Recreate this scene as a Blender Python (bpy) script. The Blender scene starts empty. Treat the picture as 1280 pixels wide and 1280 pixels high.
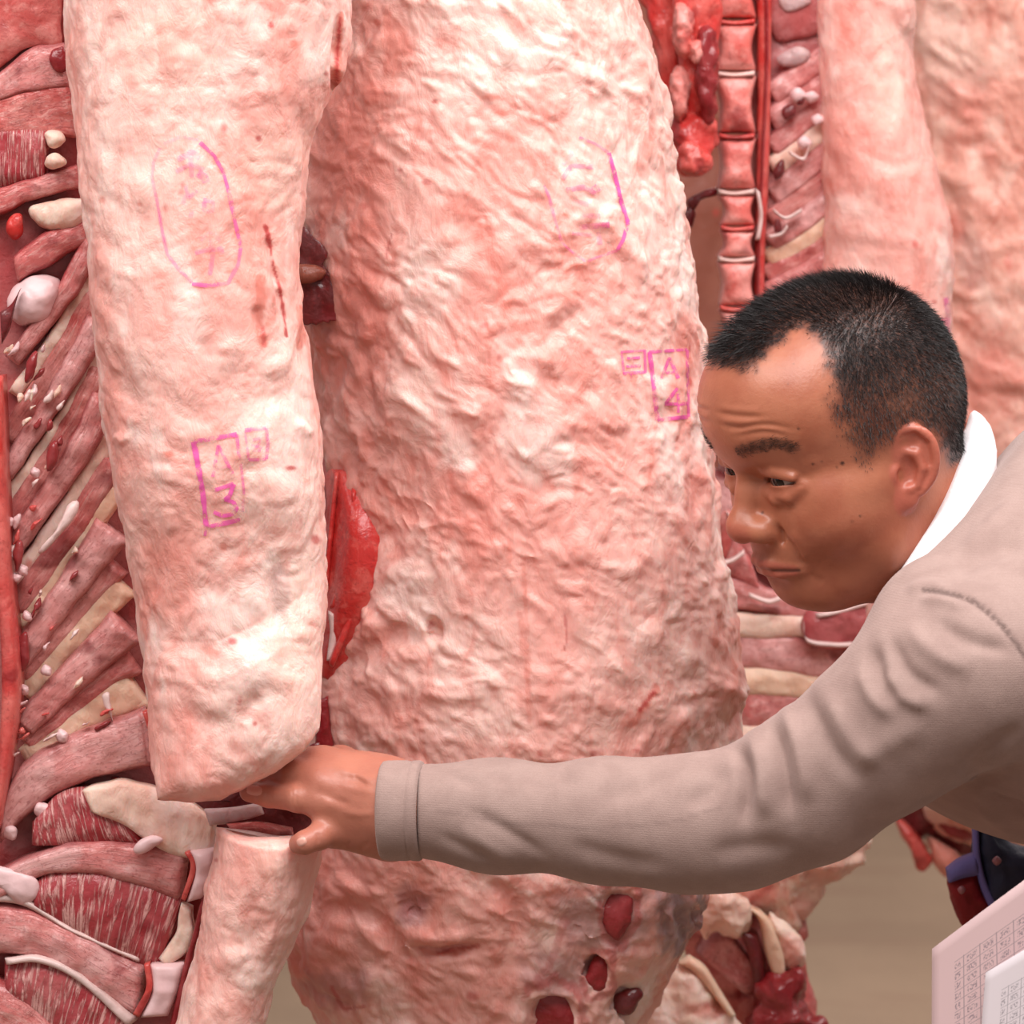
import bpy, bmesh, math, random
import numpy as np
from mathutils import Vector, Matrix
from mathutils.bvhtree import BVHTree

random.seed(7)
RNG = np.random.default_rng(11)
SC = bpy.context.scene
COL = SC.collection

# ------------------------------------------------------------------ camera
SPX = 0.00055            # metres per pixel at the plane Y = 0
DIST = 2.6
PITCH = math.radians(6.0)
K = SPX / DIST
FWD = np.array([0.0, math.cos(PITCH), -math.sin(PITCH)])
UPV = np.array([0.0, math.sin(PITCH), math.cos(PITCH)])
RGT = np.array([1.0, 0.0, 0.0])
TGT = np.array([0.0, 0.0, 1.25])
CAM = TGT - DIST * FWD
cam_d = bpy.data.cameras.new('camera')
cam = bpy.data.objects.new('camera', cam_d)
COL.objects.link(cam)
cam.location = CAM.tolist()
cam.rotation_euler = (math.pi / 2 - PITCH, 0, 0)
cam_d.sensor_width = 36.0
cam_d.lens = 36.0 / (1280 * K)
cam_d.clip_end = 60
cam_d.dof.use_dof = True
cam_d.dof.focus_distance = 2.57
cam_d.dof.aperture_fstop = 11.0
SC.camera = cam

# ------------------------------------------------------------------ world, lamps, exposure
wd = bpy.data.worlds.new('hall_light')
SC.world = wd
wd.use_nodes = True
wd.node_tree.nodes['Background'].inputs[0].default_value = (1.0, 0.92, 0.88, 1)
wd.node_tree.nodes['Background'].inputs[1].default_value = 0.36

def area(name, loc, aim, sx, sy, power, col=(1, 0.952, 0.942)):
    l = bpy.data.lights.new(name, 'AREA')
    l.shape = 'RECTANGLE'
    l.size, l.size_y = sx, sy
    l.energy = power
    l.color = col
    o = bpy.data.objects.new(name, l)
    COL.objects.link(o)
    o.location = loc
    o.rotation_euler = (Vector(aim) - Vector(loc)).to_track_quat('-Z', 'Y').to_euler()
    return o

area('hall_lamp_front', (-0.5, -1.15, 2.75), (0.0, 0.1, 1.4), 2.6, 0.6, 50)
area('hall_lamp_over', (0.9, -0.35, 2.9), (0.35, 0.1, 1.2), 2.2, 0.7, 46)
area('rear_floor_fill', (1.4, 3.6, 3.3), (1.2, 3.9, 0.0), 3.0, 0.8, 120)  # unseen fill light, added to brighten the rear floor

SC.view_settings.view_transform = 'Standard'
SC.view_settings.look = 'None'
SC.view_settings.gamma = 1.0
SC.view_settings.use_curve_mapping = False
SC.view_settings.exposure = 0.0

# ------------------------------------------------------------------ geometry helpers
def ray(px, py):
    return FWD + RGT * ((px - 640) * K) + UPV * ((640 - py) * K)

def W(px, py, Y):
    """the point of the plane Y = const seen at a pixel"""
    d = ray(px, py)
    return CAM + d * ((Y - CAM[1]) / d[1])

def Wa(px, py, Y):
    px, py, Y = np.broadcast_arrays(np.asarray(px, float), np.asarray(py, float), np.asarray(Y, float))
    d = FWD + RGT * ((px - 640) * K)[..., None] + UPV * ((640 - py) * K)[..., None]
    return CAM + d * ((Y - CAM[1]) / d[..., 1])[..., None]

def proj(P):
    v = np.asarray(P) - CAM
    f = v @ FWD
    return np.stack([640 + (v @ RGT) / f / K, 640 - (v @ UPV) / f / K], -1)

_perm = np.random.default_rng(3).permutation(256)
_perm = np.concatenate([_perm, _perm, _perm])
_grad = np.random.default_rng(4).normal(size=(256, 3))
_grad /= np.linalg.norm(_grad, axis=1)[:, None]

def noise(P):
    P = np.asarray(P, float)
    i = np.floor(P).astype(np.int64)
    f = P - i
    u = f * f * f * (f * (f * 6 - 15) + 10)
    i &= 255
    out = 0
    for dx in (0, 1):
        wx = u[:, 0] if dx else 1 - u[:, 0]
        a = _perm[i[:, 0] + dx]
        for dy in (0, 1):
            wy = u[:, 1] if dy else 1 - u[:, 1]
            b = _perm[a + i[:, 1] + dy]
            for dz in (0, 1):
                wz = u[:, 2] if dz else 1 - u[:, 2]
                g = _grad[_perm[b + i[:, 2] + dz]]
                out = out + wx * wy * wz * (g[:, 0] * (f[:, 0] - dx) + g[:, 1] * (f[:, 1] - dy) + g[:, 2] * (f[:, 2] - dz))
    return out * 1.6

def fbm(P, oct=3, gain=0.5):
    s, a = 0, 1.0
    for _ in range(oct):
        s = s + a * noise(P)
        P = P * 2.03 + 17.3
        a *= gain
    return s

def billow(P, oct=2, gain=0.5):
    s, a = 0, 1.0
    for _ in range(oct):
        n = noise(P)
        s = s + a * (np.sqrt(n * n + 0.004) - 0.25)
        P = P * 2.1 + 9.1
        a *= gain
    return s

def catmull(pts, n, closed=False):
    pts = np.asarray(pts, float)
    if len(pts) == 2:
        t = np.linspace(0, 1, n)[:, None]
        return pts[0] * (1 - t) + pts[1] * t
    seg = np.linalg.norm(np.diff(pts, axis=0), axis=1)
    acc = np.concatenate([[0], np.cumsum(seg)])
    ext = np.vstack([pts[-2] if closed else 2 * pts[0] - pts[1], pts, pts[1] if closed else 2 * pts[-1] - pts[-2]])
    out = []
    for s in np.linspace(0, acc[-1], n):
        k = min(max(np.searchsorted(acc, s, side='right') - 1, 0), len(pts) - 2)
        t = (s - acc[k]) / max(acc[k + 1] - acc[k], 1e-9)
        p0, p1, p2, p3 = ext[k], ext[k + 1], ext[k + 2], ext[k + 3]
        out.append(0.5 * ((2 * p1) + (-p0 + p2) * t + (2 * p0 - 5 * p1 + 4 * p2 - p3) * t * t + (-p0 + 3 * p1 - 3 * p2 + p3) * t ** 3))
    return np.array(out)

def mesh_data(name, V, F, smooth=True):
    """F: list of index tuples, or an (n,k) array of equal faces"""
    me = bpy.data.meshes.new(name)
    V = np.ascontiguousarray(V, dtype=np.float32)
    if isinstance(F, np.ndarray):
        n, k = F.shape
        me.vertices.add(len(V)); me.loops.add(n * k); me.polygons.add(n)
        me.vertices.foreach_set('co', V.ravel())
        me.loops.foreach_set('vertex_index', np.ascontiguousarray(F, dtype=np.int32).ravel())
        me.polygons.foreach_set('loop_start', np.arange(0, n * k, k, dtype=np.int32))
        me.update(calc_edges=True)
        me.validate()
    else:
        me.from_pydata(V.tolist(), [], [tuple(int(a) for a in f) for f in F])
    if smooth:
        me.polygons.foreach_set('use_smooth', np.ones(len(me.polygons), dtype=bool))
    me.update()
    return me

def vnormals(me):
    n = np.empty(len(me.vertices) * 3, dtype=np.float32)
    me.vertex_normals.foreach_get('vector', n)
    return n.reshape(-1, 3).astype(float)

def coords(me):
    c = np.empty(len(me.vertices) * 3, dtype=np.float32)
    me.vertices.foreach_get('co', c)
    return c.reshape(-1, 3).astype(float)

def set_coords(me, V):
    me.vertices.foreach_set('co', np.ascontiguousarray(V, dtype=np.float32).ravel())
    me.update()

def set_paint(me, A, name='paint'):
    at = me.color_attributes.new(name, 'FLOAT_COLOR', 'POINT')
    at.data.foreach_set('color', np.ascontiguousarray(A, dtype=np.float32).ravel())

def fix_out(me):
    bm = bmesh.new(); bm.from_mesh(me)
    bmesh.ops.recalc_face_normals(bm, faces=bm.faces)
    bm.to_mesh(me); bm.free(); me.update()

def link(name, me, mat, parent=None):
    o = bpy.data.objects.new(name, me)
    COL.objects.link(o)
    if mat is not None and len(me.materials) == 0:
        me.materials.append(mat)
    if parent is not None:
        o.parent = parent
        if parent.parent is None:
            o.matrix_parent_inverse = Matrix.Translation(-Vector(parent.location))
    return o

def thing(name, label, cat, loc, group=None):
    o = bpy.data.objects.new(name, None)
    COL.objects.link(o)
    o.location = loc
    o.empty_display_size = 0.1
    tag(o, label, cat, group)
    return o

def tag(o, label, cat, group=None):
    o['label'] = label
    o['category'] = cat
    if group:
        o['group'] = group
    return o

def stroke_weight(Q, pts, w):
    """gaussian weight of a sculpt stroke that fades out at both ends"""
    seg = np.linalg.norm(np.diff(pts, axis=0), axis=1)
    acc = np.concatenate([[0], np.cumsum(seg)])
    best = np.full(len(Q), 1e9); tt = np.zeros(len(Q))
    for k, (a, b) in enumerate(zip(pts[:-1], pts[1:])):
        ab = b - a
        L = max(ab @ ab, 1e-12)
        t = np.clip(((Q - a) @ ab) / L, 0, 1)
        d = np.linalg.norm(Q - a - t[:, None] * ab, axis=1)
        m = d < best
        best = np.where(m, d, best); tt = np.where(m, acc[k] + t * seg[k], tt)
    if acc[-1] > 2 * w:
        x = tt / acc[-1]
        fade = np.clip(np.minimum(x, 1 - x) / 0.3, 0, 1)
        fade = 0.12 + 0.88 * fade * fade * (3 - 2 * fade)
    else:
        fade = 1.0
    q = best / w
    return np.exp(-q * q) * fade

def dist_poly(Q, pts):
    """distance of points Q (n,d) to a polyline pts (m,d)"""
    best = np.full(len(Q), 1e9)
    for a, b in zip(pts[:-1], pts[1:]):
        ab = b - a
        L = max(ab @ ab, 1e-12)
        t = np.clip(((Q - a) @ ab) / L, 0, 1)
        best = np.minimum(best, np.linalg.norm(Q - a - t[:, None] * ab, axis=1))
    return best

def bvh_of(me):
    V = coords(me)
    return BVHTree.FromPolygons([Vector(v) for v in V], [tuple(p.vertices) for p in me.polygons])

def shoot(bvh, px, py):
    d = ray(px, py)
    h = bvh.ray_cast(Vector(CAM), Vector(d).normalized())
    return None if h[0] is None else (np.array(h[0]), np.array(h[1]))
# ------------------------------------------------------------------ materials
class NT:
    def __init__(self, name):
        self.m = bpy.data.materials.new(name)
        self.m.use_nodes = True
        self.t = self.m.node_tree
        self.b = self.t.nodes['Principled BSDF']
        self.out = self.t.nodes['Material Output']
        self.co = self.t.nodes.new('ShaderNodeTexCoord')
    def n(self, kind, **kw):
        nd = self.t.nodes.new(kind)
        for k, v in kw.items():
            setattr(nd, k, v)
        return nd
    def l(self, a, b):
        self.t.links.new(a, b)
    def vec(self, scale=(1, 1, 1), rot=(0, 0, 0), src='Object'):
        mp = self.n('ShaderNodeMapping')
        mp.inputs['Scale'].default_value = scale
        mp.inputs['Rotation'].default_value = rot
        self.l(self.co.outputs[src], mp.inputs[0])
        return mp.outputs[0]
    def noise(self, scale, detail=3, rough=0.55, dist=0.0, vec=None, lo=0.35, hi=0.65):
        nd = self.n('ShaderNodeTexNoise')
        nd.inputs['Scale'].default_value = scale
        nd.inputs['Detail'].default_value = detail
        nd.inputs['Roughness'].default_value = rough
        nd.inputs['Distortion'].default_value = dist
        self.l(vec if vec is not None else self.co.outputs['Object'], nd.inputs['Vector'])
        if lo is None:
            return nd.outputs[0]
        return self.rng(nd.outputs[0], lo, hi)
    def rng(self, sock, lo, hi, a=0.0, b=1.0):
        r = self.n('ShaderNodeMapRange', interpolation_type='SMOOTHSTEP')
        self.l(sock, r.inputs[0])
        for i, v in enumerate((lo, hi, a, b)):
            r.inputs[i + 1].default_value = v
        return r.outputs[0]
    def mix(self, fac, a, b):
        mx = self.n('ShaderNodeMix', data_type='RGBA')
        for s, v in ((mx.inputs[0], fac), (mx.inputs[6], a), (mx.inputs[7], b)):
            if isinstance(v, (int, float)):
                s.default_value = v
            elif isinstance(v, tuple):
                s.default_value = (*v, 1)
            else:
                self.l(v, s)
        return mx.outputs[2]
    def math(self, op, a, b=0.5):
        m = self.n('ShaderNodeMath', operation=op)
        for s, v in zip(m.inputs, (a, b)):
            if isinstance(v, (int, float)):
                s.default_value = v
            else:
                self.l(v, s)
        return m.outputs[0]
    def attr(self, name='paint'):
        a = self.n('ShaderNodeAttribute', attribute_name=name)
        s = self.n('ShaderNodeSeparateColor')
        self.l(a.outputs['Color'], s.inputs[0])
        return s.outputs[0], s.outputs[1], s.outputs[2], a.outputs['Alpha']
    def bump(self, h, strength, dist=0.002, prev=None):
        b = self.n('ShaderNodeBump')
        b.inputs['Strength'].default_value = strength
        b.inputs['Distance'].default_value = dist
        self.l(h, b.inputs['Height'])
        if prev is not None:
            self.l(prev, b.inputs['Normal'])
        return b.outputs[0]
    def fin(self, col, rough=0.5, bump=None, sss=0.0, rad=(0.006, 0.003, 0.002), spec=0.5):
        if isinstance(col, tuple):
            self.b.inputs['Base Color'].default_value = (*col, 1)
        else:
            self.l(col, self.b.inputs['Base Color'])
        if isinstance(rough, (int, float)):
            self.b.inputs['Roughness'].default_value = rough
        else:
            self.l(rough, self.b.inputs['Roughness'])
        if bump is not None:
            self.l(bump, self.b.inputs['Normal'])
        self.b.inputs['Specular IOR Level'].default_value = spec
        if sss:
            self.b.inputs['Subsurface Weight'].default_value = sss
            self.b.inputs['Subsurface Radius'].default_value = rad
            self.b.inputs['Subsurface Scale'].default_value = 1.0
        return self.m

def fat_mat(name, pale=(0.94, 0.625, 0.55), pink=(0.87, 0.40, 0.34), red=(0.74, 0.215, 0.165), amount=0.5, diag=True, cream_col=(0.955, 0.73, 0.66)):
    """beef fat: pale, pink and salmon patches, red specks; paint = r red flush and painted shade, g blood, b cream, a violet-grey"""
    t = NT(name)
    r, g, b, a = t.attr()
    v = t.vec((1.0, 1.0, 0.55), (0.0, 0.6, 0.0)) if diag else None
    big = t.noise(9, 4, 0.6, 0.6, v, 0.38, 0.66)
    mid = t.noise(34, 4, 0.62, 0.9, v, 0.44, 0.70)
    c = t.mix(big, pale, pink)
    c = t.mix(t.math('MULTIPLY', mid, amount), c, red)
    cream = t.noise(21, 3, 0.5, 0.3, v, 0.52, 0.68)
    c = t.mix(t.math('MULTIPLY', cream, 0.75), c, cream_col)
    fine = t.noise(120, 2, 0.6, 0.4, v, 0.56, 0.74)
    c = t.mix(t.math('MULTIPLY', fine, 0.30 * amount + 0.06), c, red)
    c = t.mix(b, c, (0.93, 0.70, 0.585))
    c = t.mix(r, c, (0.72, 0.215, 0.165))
    c = t.mix(a, c, (0.36, 0.24, 0.25))
    # loose red specks
    vo = t.n('ShaderNodeTexVoronoi')
    vo.inputs['Scale'].default_value = 38
    t.l(t.vec((1.0, 1.0, 0.7), (0, 0.4, 0)), vo.inputs['Vector'])
    sp = t.rng(vo.outputs['Distance'], 0.16, 0.05)
    gate = t.noise(17, 2, 0.5, 0, None, 0.57, 0.63)
    sp = t.math('MULTIPLY', sp, gate)
    c = t.mix(t.math('MULTIPLY', sp, 0.7), c, (0.55, 0.06, 0.05))
    c = t.mix(g, c, (0.44, 0.018, 0.02))
    n1 = t.noise(70, 4, 0.6, 0.6, v, None)
    n2 = t.noise(260, 3, 0.6, 0.2, None, None)
    bp = t.bump(n1, 0.42, 0.006)
    bp = t.bump(n2, 0.18, 0.002, bp)
    ro = t.noise(50, 2, 0.5, 0, None, None)
    ro = t.rng(ro, 0.3, 0.7, 0.34, 0.6)
    return t.fin(c, ro, bp, 0.32, (0.013, 0.0050, 0.0034), 0.45)

def meat_mat(name, base=(0.42, 0.055, 0.05), pale=(0.72, 0.30, 0.27), stripes=0.0, along=(60, 6, 1), amount=0.4, rough=0.35, uv=True, film=0.25, streak=0.0, edge=0.0):
    """cut muscle with pale marbling; stripes run along the strip's own UVs"""
    t = NT(name)
    big = t.noise(22, 4, 0.6, 0.5, None, 0.4, 0.66)
    fine = t.noise(110, 3, 0.6, 0.4, None, 0.5, 0.7)
    c = t.mix(t.math('MULTIPLY', big, amount), base, pale)
    c = t.mix(t.math('MULTIPLY', fine, amount * 0.7), c, pale)
    h = t.noise(90, 3, 0.6, 0.3, None, None)
    if stripes:
        sn = t.noise(1.0, 3, 0.6, 0.35, t.vec(along, src='UV'), 0.47, 0.62)
        c = t.mix(t.math('MULTIPLY', sn, stripes), c, (0.80, 0.46, 0.42))
        h = t.math('ADD', h, sn)
    if streak:
        sk = t.noise(1.0, 5, 0.75, 1.2, t.vec((7, 12, 1), src='UV'), 0.48, 0.70)
        c = t.mix(t.math('MULTIPLY', sk, streak), c, (0.33, 0.025, 0.03))
        s2 = t.noise(1.0, 4, 0.7, 1.0, t.vec((5, 8, 1), (0, 0, 0.05), src='UV'), 0.50, 0.66)
        c = t.mix(t.math('MULTIPLY', s2, streak), c, (0.80, 0.52, 0.46))
        h = t.math('ADD', h, t.math('MULTIPLY', sk, 0.4))
    if edge:
        sx = t.n('ShaderNodeSeparateXYZ')
        t.l(t.co.outputs['UV'], sx.inputs[0])
        ev = t.math('ABSOLUTE', t.math('SUBTRACT', sx.outputs[1], 0.5))
        ev = t.math('ADD', ev, t.math('MULTIPLY', t.math('SUBTRACT', t.noise(60, 3, 0.6, 0, None, None), 0.5), 0.22))
        c = t.mix(t.math('MULTIPLY', t.rng(ev, 0.34, 0.47), edge), c, (0.30, 0.022, 0.028))
    fm = t.noise(8, 3, 0.5, 0.5, None, 0.5, 0.7)
    c = t.mix(t.math('MULTIPLY', fm, film), c, (0.74, 0.37, 0.345))
    sp = t.noise(300, 2, 0.7, 0, None, 0.54, 0.68)
    c = t.mix(t.math('MULTIPLY', sp, 0.35), c, (0.30, 0.03, 0.035))
    bl = t.noise(30, 2, 0.5, 0.2, None, 0.60, 0.70)
    c = t.mix(t.math('MULTIPLY', bl, 0.6), c, (0.22, 0.01, 0.015))
    return t.fin(c, rough, t.bump(h, 0.5, 0.003), 0.08, (0.006, 0.002, 0.0015), 0.5)

def plain_mat(name, col, rough=0.6, nscale=0, nstr=0.3, spec=0.4, var=0.0):
    t = NT(name)
    c = col
    if var:
        nn = t.noise(25, 3, 0.6, 0.3, None, 0.35, 0.65)
        c = t.mix(t.math('MULTIPLY', nn, var), col, tuple(x * 0.6 for x in col))
    bp = t.bump(t.noise(nscale, 3, 0.6, 0, None, None), nstr, 0.002) if nscale else None
    return t.fin(c, rough, bp, 0.0, spec=spec)

M = {}
M['fat'] = fat_mat('beef_fat')
M['fat_b'] = fat_mat('beef_fat_rough', amount=0.62)
M['fat_far'] = fat_mat('beef_fat_far', pale=(0.86, 0.52, 0.42), pink=(0.78, 0.36, 0.28), red=(0.62, 0.17, 0.12), amount=0.55, cream_col=(0.90, 0.60, 0.50))
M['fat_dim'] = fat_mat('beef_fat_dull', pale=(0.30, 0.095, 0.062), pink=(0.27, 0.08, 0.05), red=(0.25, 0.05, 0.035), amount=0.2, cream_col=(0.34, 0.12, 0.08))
M['rib'] = meat_mat('rib_skin', (0.60, 0.145, 0.135), (0.76, 0.38, 0.355), amount=0.8, film=0.4, rough=0.32, streak=0.42, edge=0.75)
M['rib_pale'] = meat_mat('rib_skin_pale', (0.67, 0.22, 0.205), (0.80, 0.47, 0.45), amount=0.7, film=0.5, rough=0.32, streak=0.28, edge=0.6)
M['muscle'] = meat_mat('muscle', (0.52, 0.09, 0.08), (0.72, 0.31, 0.27), amount=0.65, streak=0.4)
M['striated'] = meat_mat('striated_muscle', (0.36, 0.03, 0.04), (0.52, 0.12, 0.12), stripes=0.8, along=(34, 2.0, 1), amount=0.35)
M['dark'] = meat_mat('dark_meat_and_shade', (0.11, 0.010, 0.012), (0.26, 0.06, 0.06), amount=0.4, film=0.05, rough=0.3)  # dark meat; its colour also carries shade in the cut and the hollow
M['deep'] = meat_mat('deep_red_meat', (0.24, 0.012, 0.016), (0.40, 0.07, 0.07), amount=0.4, film=0.05, rough=0.28)
M['blood'] = meat_mat('fresh_red_meat', (0.58, 0.035, 0.03), (0.80, 0.22, 0.18), amount=0.5, film=0.15, rough=0.3)
M['vert'] = meat_mat('vertebra_bone', (0.74, 0.15, 0.125), (0.86, 0.42, 0.37), amount=0.7, film=0.15, rough=0.4)
M['disc'] = plain_mat('disc_cartilage', (0.86, 0.58, 0.52), 0.35, 120, 0.3, 0.5, 0.4)
M['tallow'] = fat_mat('soft_fat', pale=(0.90, 0.68, 0.56), pink=(0.84, 0.50, 0.40), red=(0.70, 0.25, 0.18), amount=0.45)
M['yellow'] = fat_mat('yellow_fat', pale=(0.82, 0.56, 0.41), pink=(0.80, 0.45, 0.31), red=(0.66, 0.26, 0.14), amount=0.3, cream_col=(0.86, 0.62, 0.48))
M['sinew'] = plain_mat('white_sinew', (0.84, 0.62, 0.58), 0.35, 140, 0.4, 0.5, 0.45)
M['cartilage'] = plain_mat('pink_white_cartilage', (0.88, 0.60, 0.60), 0.4, 90, 0.3, 0.5, 0.3)
M['grey'] = fat_mat('grey_tufted_fat', pale=(0.60, 0.44, 0.42), pink=(0.48, 0.31, 0.31), red=(0.34, 0.12, 0.13), amount=0.5, cream_col=(0.66, 0.50, 0.48))

def ink_mat():
    t = NT('purple_ink')
    f = t.noise(160, 3, 0.6, 0, None, 0.30, 0.55)
    f2 = t.noise(26, 2, 0.6, 0, None, 0.28, 0.56)
    r, g, b, a = t.attr()
    tr = t.n('ShaderNodeBsdfTransparent')
    ms = t.n('ShaderNodeMixShader')
    al = t.math('MULTIPLY', t.math('MULTIPLY', f, t.rng(f2, 0, 1, 0.45, 1.0)), r)
    t.l(al, ms.inputs[0])
    t.l(tr.outputs[0], ms.inputs[1])
    t.l(t.b.outputs[0], ms.inputs[2])
    t.l(ms.outputs[0], t.out.inputs[0])
    return t.fin((0.84, 0.11, 0.42), 0.5)
M['ink'] = ink_mat()

def skin_mat():
    t = NT('skin')
    r, g, b, a = t.attr()
    big = t.noise(26, 3, 0.6, 0.2, None, 0.35, 0.68)
    c = t.mix(big, (0.44, 0.155, 0.085), (0.37, 0.112, 0.060))
    fr = t.noise(120, 2, 0.6, 0, None, 0.60, 0.72)
    c = t.mix(t.math('MULTIPLY', fr, 0.35), c, (0.36, 0.11, 0.06))
    c = t.mix(r, c, (0.50, 0.115, 0.085))
    c = t.mix(a, c, (0.72, 0.42, 0.33))
    hn = t.noise(420, 2, 0.6, 0, None, 0.30, 0.62)
    hm = t.math('MULTIPLY', g, t.rng(hn, 0, 1, 0.72, 1.0))
    c = t.mix(hm, c, (0.022, 0.016, 0.016))
    c = t.mix(b, c, (0.05, 0.018, 0.014))
    n1 = t.noise(480, 3, 0.6, 0, None, None)
    n2 = t.noise(60, 2, 0.6, 0, None, None)
    bp = t.bump(n1, 0.16, 0.0012)
    bp = t.bump(n2, 0.10, 0.003, bp)
    return t.fin(c, 0.38, bp, 0.10, (0.007, 0.0025, 0.0015), 0.5)
M['skin'] = skin_mat()
M['hair'] = plain_mat('black_hair', (0.022, 0.018, 0.018), 0.5, 0, 0, 0.35)

def knit_mat():
    t = NT('taupe_knit')
    n = t.noise(40, 3, 0.6, 0.2, None, 0.35, 0.65)
    c = t.mix(n, (0.40, 0.278, 0.246), (0.352, 0.240, 0.212))
    f = t.noise(900, 2, 0.7, 0, t.vec((1, 1, 2.2)), 0.35, 0.65)
    c = t.mix(t.math('MULTIPLY', f, 0.22), c, (0.25, 0.165, 0.135))
    r, g, b, a = t.attr()
    c = t.mix(b, c, (0.13, 0.085, 0.075))
    w = t.n('ShaderNodeTexWave', bands_direction='Z')
    w.inputs['Scale'].default_value = 210
    w.inputs['Distortion'].default_value = 1.5
    t.l(t.co.outputs['Object'], w.inputs['Vector'])
    h = t.math('ADD', t.noise(1200, 2, 0.7, 0, None, None), t.math('MULTIPLY', w.outputs['Fac'], 0.14))
    t.b.inputs['Sheen Weight'].default_value = 0.25
    t.b.inputs['Sheen Roughness'].default_value = 0.5
    t.b.inputs['Sheen Tint'].default_value = (0.9, 0.8, 0.78, 1)
    return t.fin(c, 0.9, t.bump(h, 0.35, 0.0012), 0, spec=0.15)
M['knit'] = knit_mat()
M['towel'] = plain_mat('white_towel_cloth', (0.90, 0.88, 0.90), 0.85, 300, 0.3, 0.2)
M['trouser'] = plain_mat('dark_trouser_cloth', (0.04, 0.045, 0.07), 0.85, 400, 0.2, 0.2)
M['boot'] = plain_mat('white_rubber', (0.6, 0.6, 0.58), 0.4, 60, 0.1)
M['navy'] = plain_mat('navy_cloth', (0.018, 0.020, 0.045), 0.6, 300, 0.3, 0.3)
M['lilac'] = plain_mat('lilac_blue_cloth', (0.13, 0.11, 0.30), 0.7, 300, 0.3, 0.3)
M['redcloth'] = plain_mat('red_cloth', (0.22, 0.008, 0.012), 0.6, 300, 0.3, 0.3, 0.5)
M['stud'] = plain_mat('dull_metal', (0.30, 0.12, 0.14), 0.4)
M['eye'] = plain_mat('shaded_eye_white', (0.44, 0.33, 0.29), 0.15, 0, 0, 0.6)  # darkened base colour holds the shadow over the eye
M['iris'] = plain_mat('dark_iris', (0.018, 0.010, 0.008), 0.08, 0, 0, 0.7)
M['nail'] = plain_mat('finger_nail', (0.66, 0.33, 0.26), 0.3, 0, 0, 0.5)

def floor_mat():
    t = NT('worn_floor')
    a = t.noise(1.3, 5, 0.6, 0.4, None, 0.35, 0.68)
    c = t.mix(a, (0.30, 0.195, 0.125), (0.235, 0.150, 0.095))
    s = t.noise(6, 4, 0.65, 0.6, t.vec((0.4, 2.2, 1)), 0.52, 0.72)
    c = t.mix(t.math('MULTIPLY', s, 0.5), c, (0.20, 0.10, 0.065))
    f = t.noise(90, 3, 0.6, 0, None, 0.4, 0.6)
    c = t.mix(t.math('MULTIPLY', f, 0.2), c, (0.13, 0.09, 0.06))
    return t.fin(c, 0.62, t.bump(t.noise(60, 3, 0.6, 0, None, None), 0.2, 0.004), 0)
M['floor'] = floor_mat()
M['wall'] = plain_mat('pale_wall', (0.62, 0.50, 0.45), 0.7, 12, 0.1, 0.3, 0.2)

def paper_mat(name, base):
    """printed form: ruled table, rows of small dark marks"""
    t = NT(name)
    sp = t.n('ShaderNodeSeparateXYZ')
    t.l(t.co.outputs['UV'], sp.inputs[0])
    def lines(sock, count, w):
        x = t.math('MULTIPLY', sock, count)
        x = t.math('FRACT', x)
        x = t.math('SUBTRACT', x, 0.5)
        x = t.math('ABSOLUTE', x)
        return t.math('GREATER_THAN', x, 0.5 - w)
    u, v = sp.outputs[0], sp.outputs[1]
    inside = t.math('MULTIPLY', t.math('GREATER_THAN', u, 0.115), t.math('LESS_THAN', v, 0.915))
    g1 = lines(u, 12.5, 0.03)
    g2 = lines(v, 34, 0.05)
    grid = t.math('MAXIMUM', t.math('MULTIPLY', g1, 0.55), t.math('MULTIPLY', g2, 0.40))
    # small print: short dashes inside the cells
    mk = t.noise(1.0, 2, 0.7, 0, t.vec((120, 130, 1), src='UV'), 0.46, 0.58)
    cu = t.math('ABSOLUTE', t.math('SUBTRACT', t.math('FRACT', t.math('MULTIPLY', u, 12.5)), 0.5))
    cv = t.math('ABSOLUTE', t.math('SUBTRACT', t.math('FRACT', t.math('MULTIPLY', v, 34)), 0.5))
    cell = t.math('MULTIPLY', t.math('LESS_THAN', cu, 0.30), t.math('LESS_THAN', cv, 0.30))
    ink = t.math('MULTIPLY', t.math('MULTIPLY', mk, cell), 0.65)
    ink = t.math('MULTIPLY', t.math('MAXIMUM', grid, ink), inside)
    c = t.mix(ink, base, (0.16, 0.13, 0.16))
    return t.fin(c, 0.7, None, 0, spec=0.2)
M['paper'] = paper_mat('printed_paper', (0.74, 0.53, 0.53))
M['paper_white'] = paper_mat('printed_white_paper', (0.80, 0.72, 0.75))
# ------------------------------------------------------------------ builders for the hanging beef
def sstep(x, a, b):
    t = np.clip((x - a) / (b - a), 0, 1)
    return t * t * (3 - 2 * t)

CH = {'r': 0, 'g': 1, 'b': 2, 'a': 3}

def paint_marks(me, items):
    """blood, flush, stain and painted-shade marks of the surface, as a colour attribute"""
    V = coords(me)
    N = vnormals(me)
    px = proj(V)
    face = ((V - CAM) * N).sum(1) < 0.0
    A = np.zeros((len(V), 4))
    n1 = fbm(V * 55.0, 3)
    n2 = fbm(V * 140.0 + 7, 2)
    for it in items:
        c = CH[it[0]]
        if it[1] == 'blob':
            _, _, x, y, rx, ry, s = it[:7]
            q = np.sqrt(((px[:, 0] - x) / rx) ** 2 + ((px[:, 1] - y) / ry) ** 2) + 0.35 * n1 + 0.15 * n2
            val = s * sstep(q, 1.15, 0.35)
        else:
            _, _, pts, w, s = it[:5]
            q = dist_poly(px, np.asarray(pts, float)) / w + 0.45 * n2 + 0.3 * n1
            val = s * sstep(q, 1.1, 0.4)
        A[:, c] = np.where(face, np.maximum(A[:, c], val), A[:, c])
    set_paint(me, A)

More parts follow.
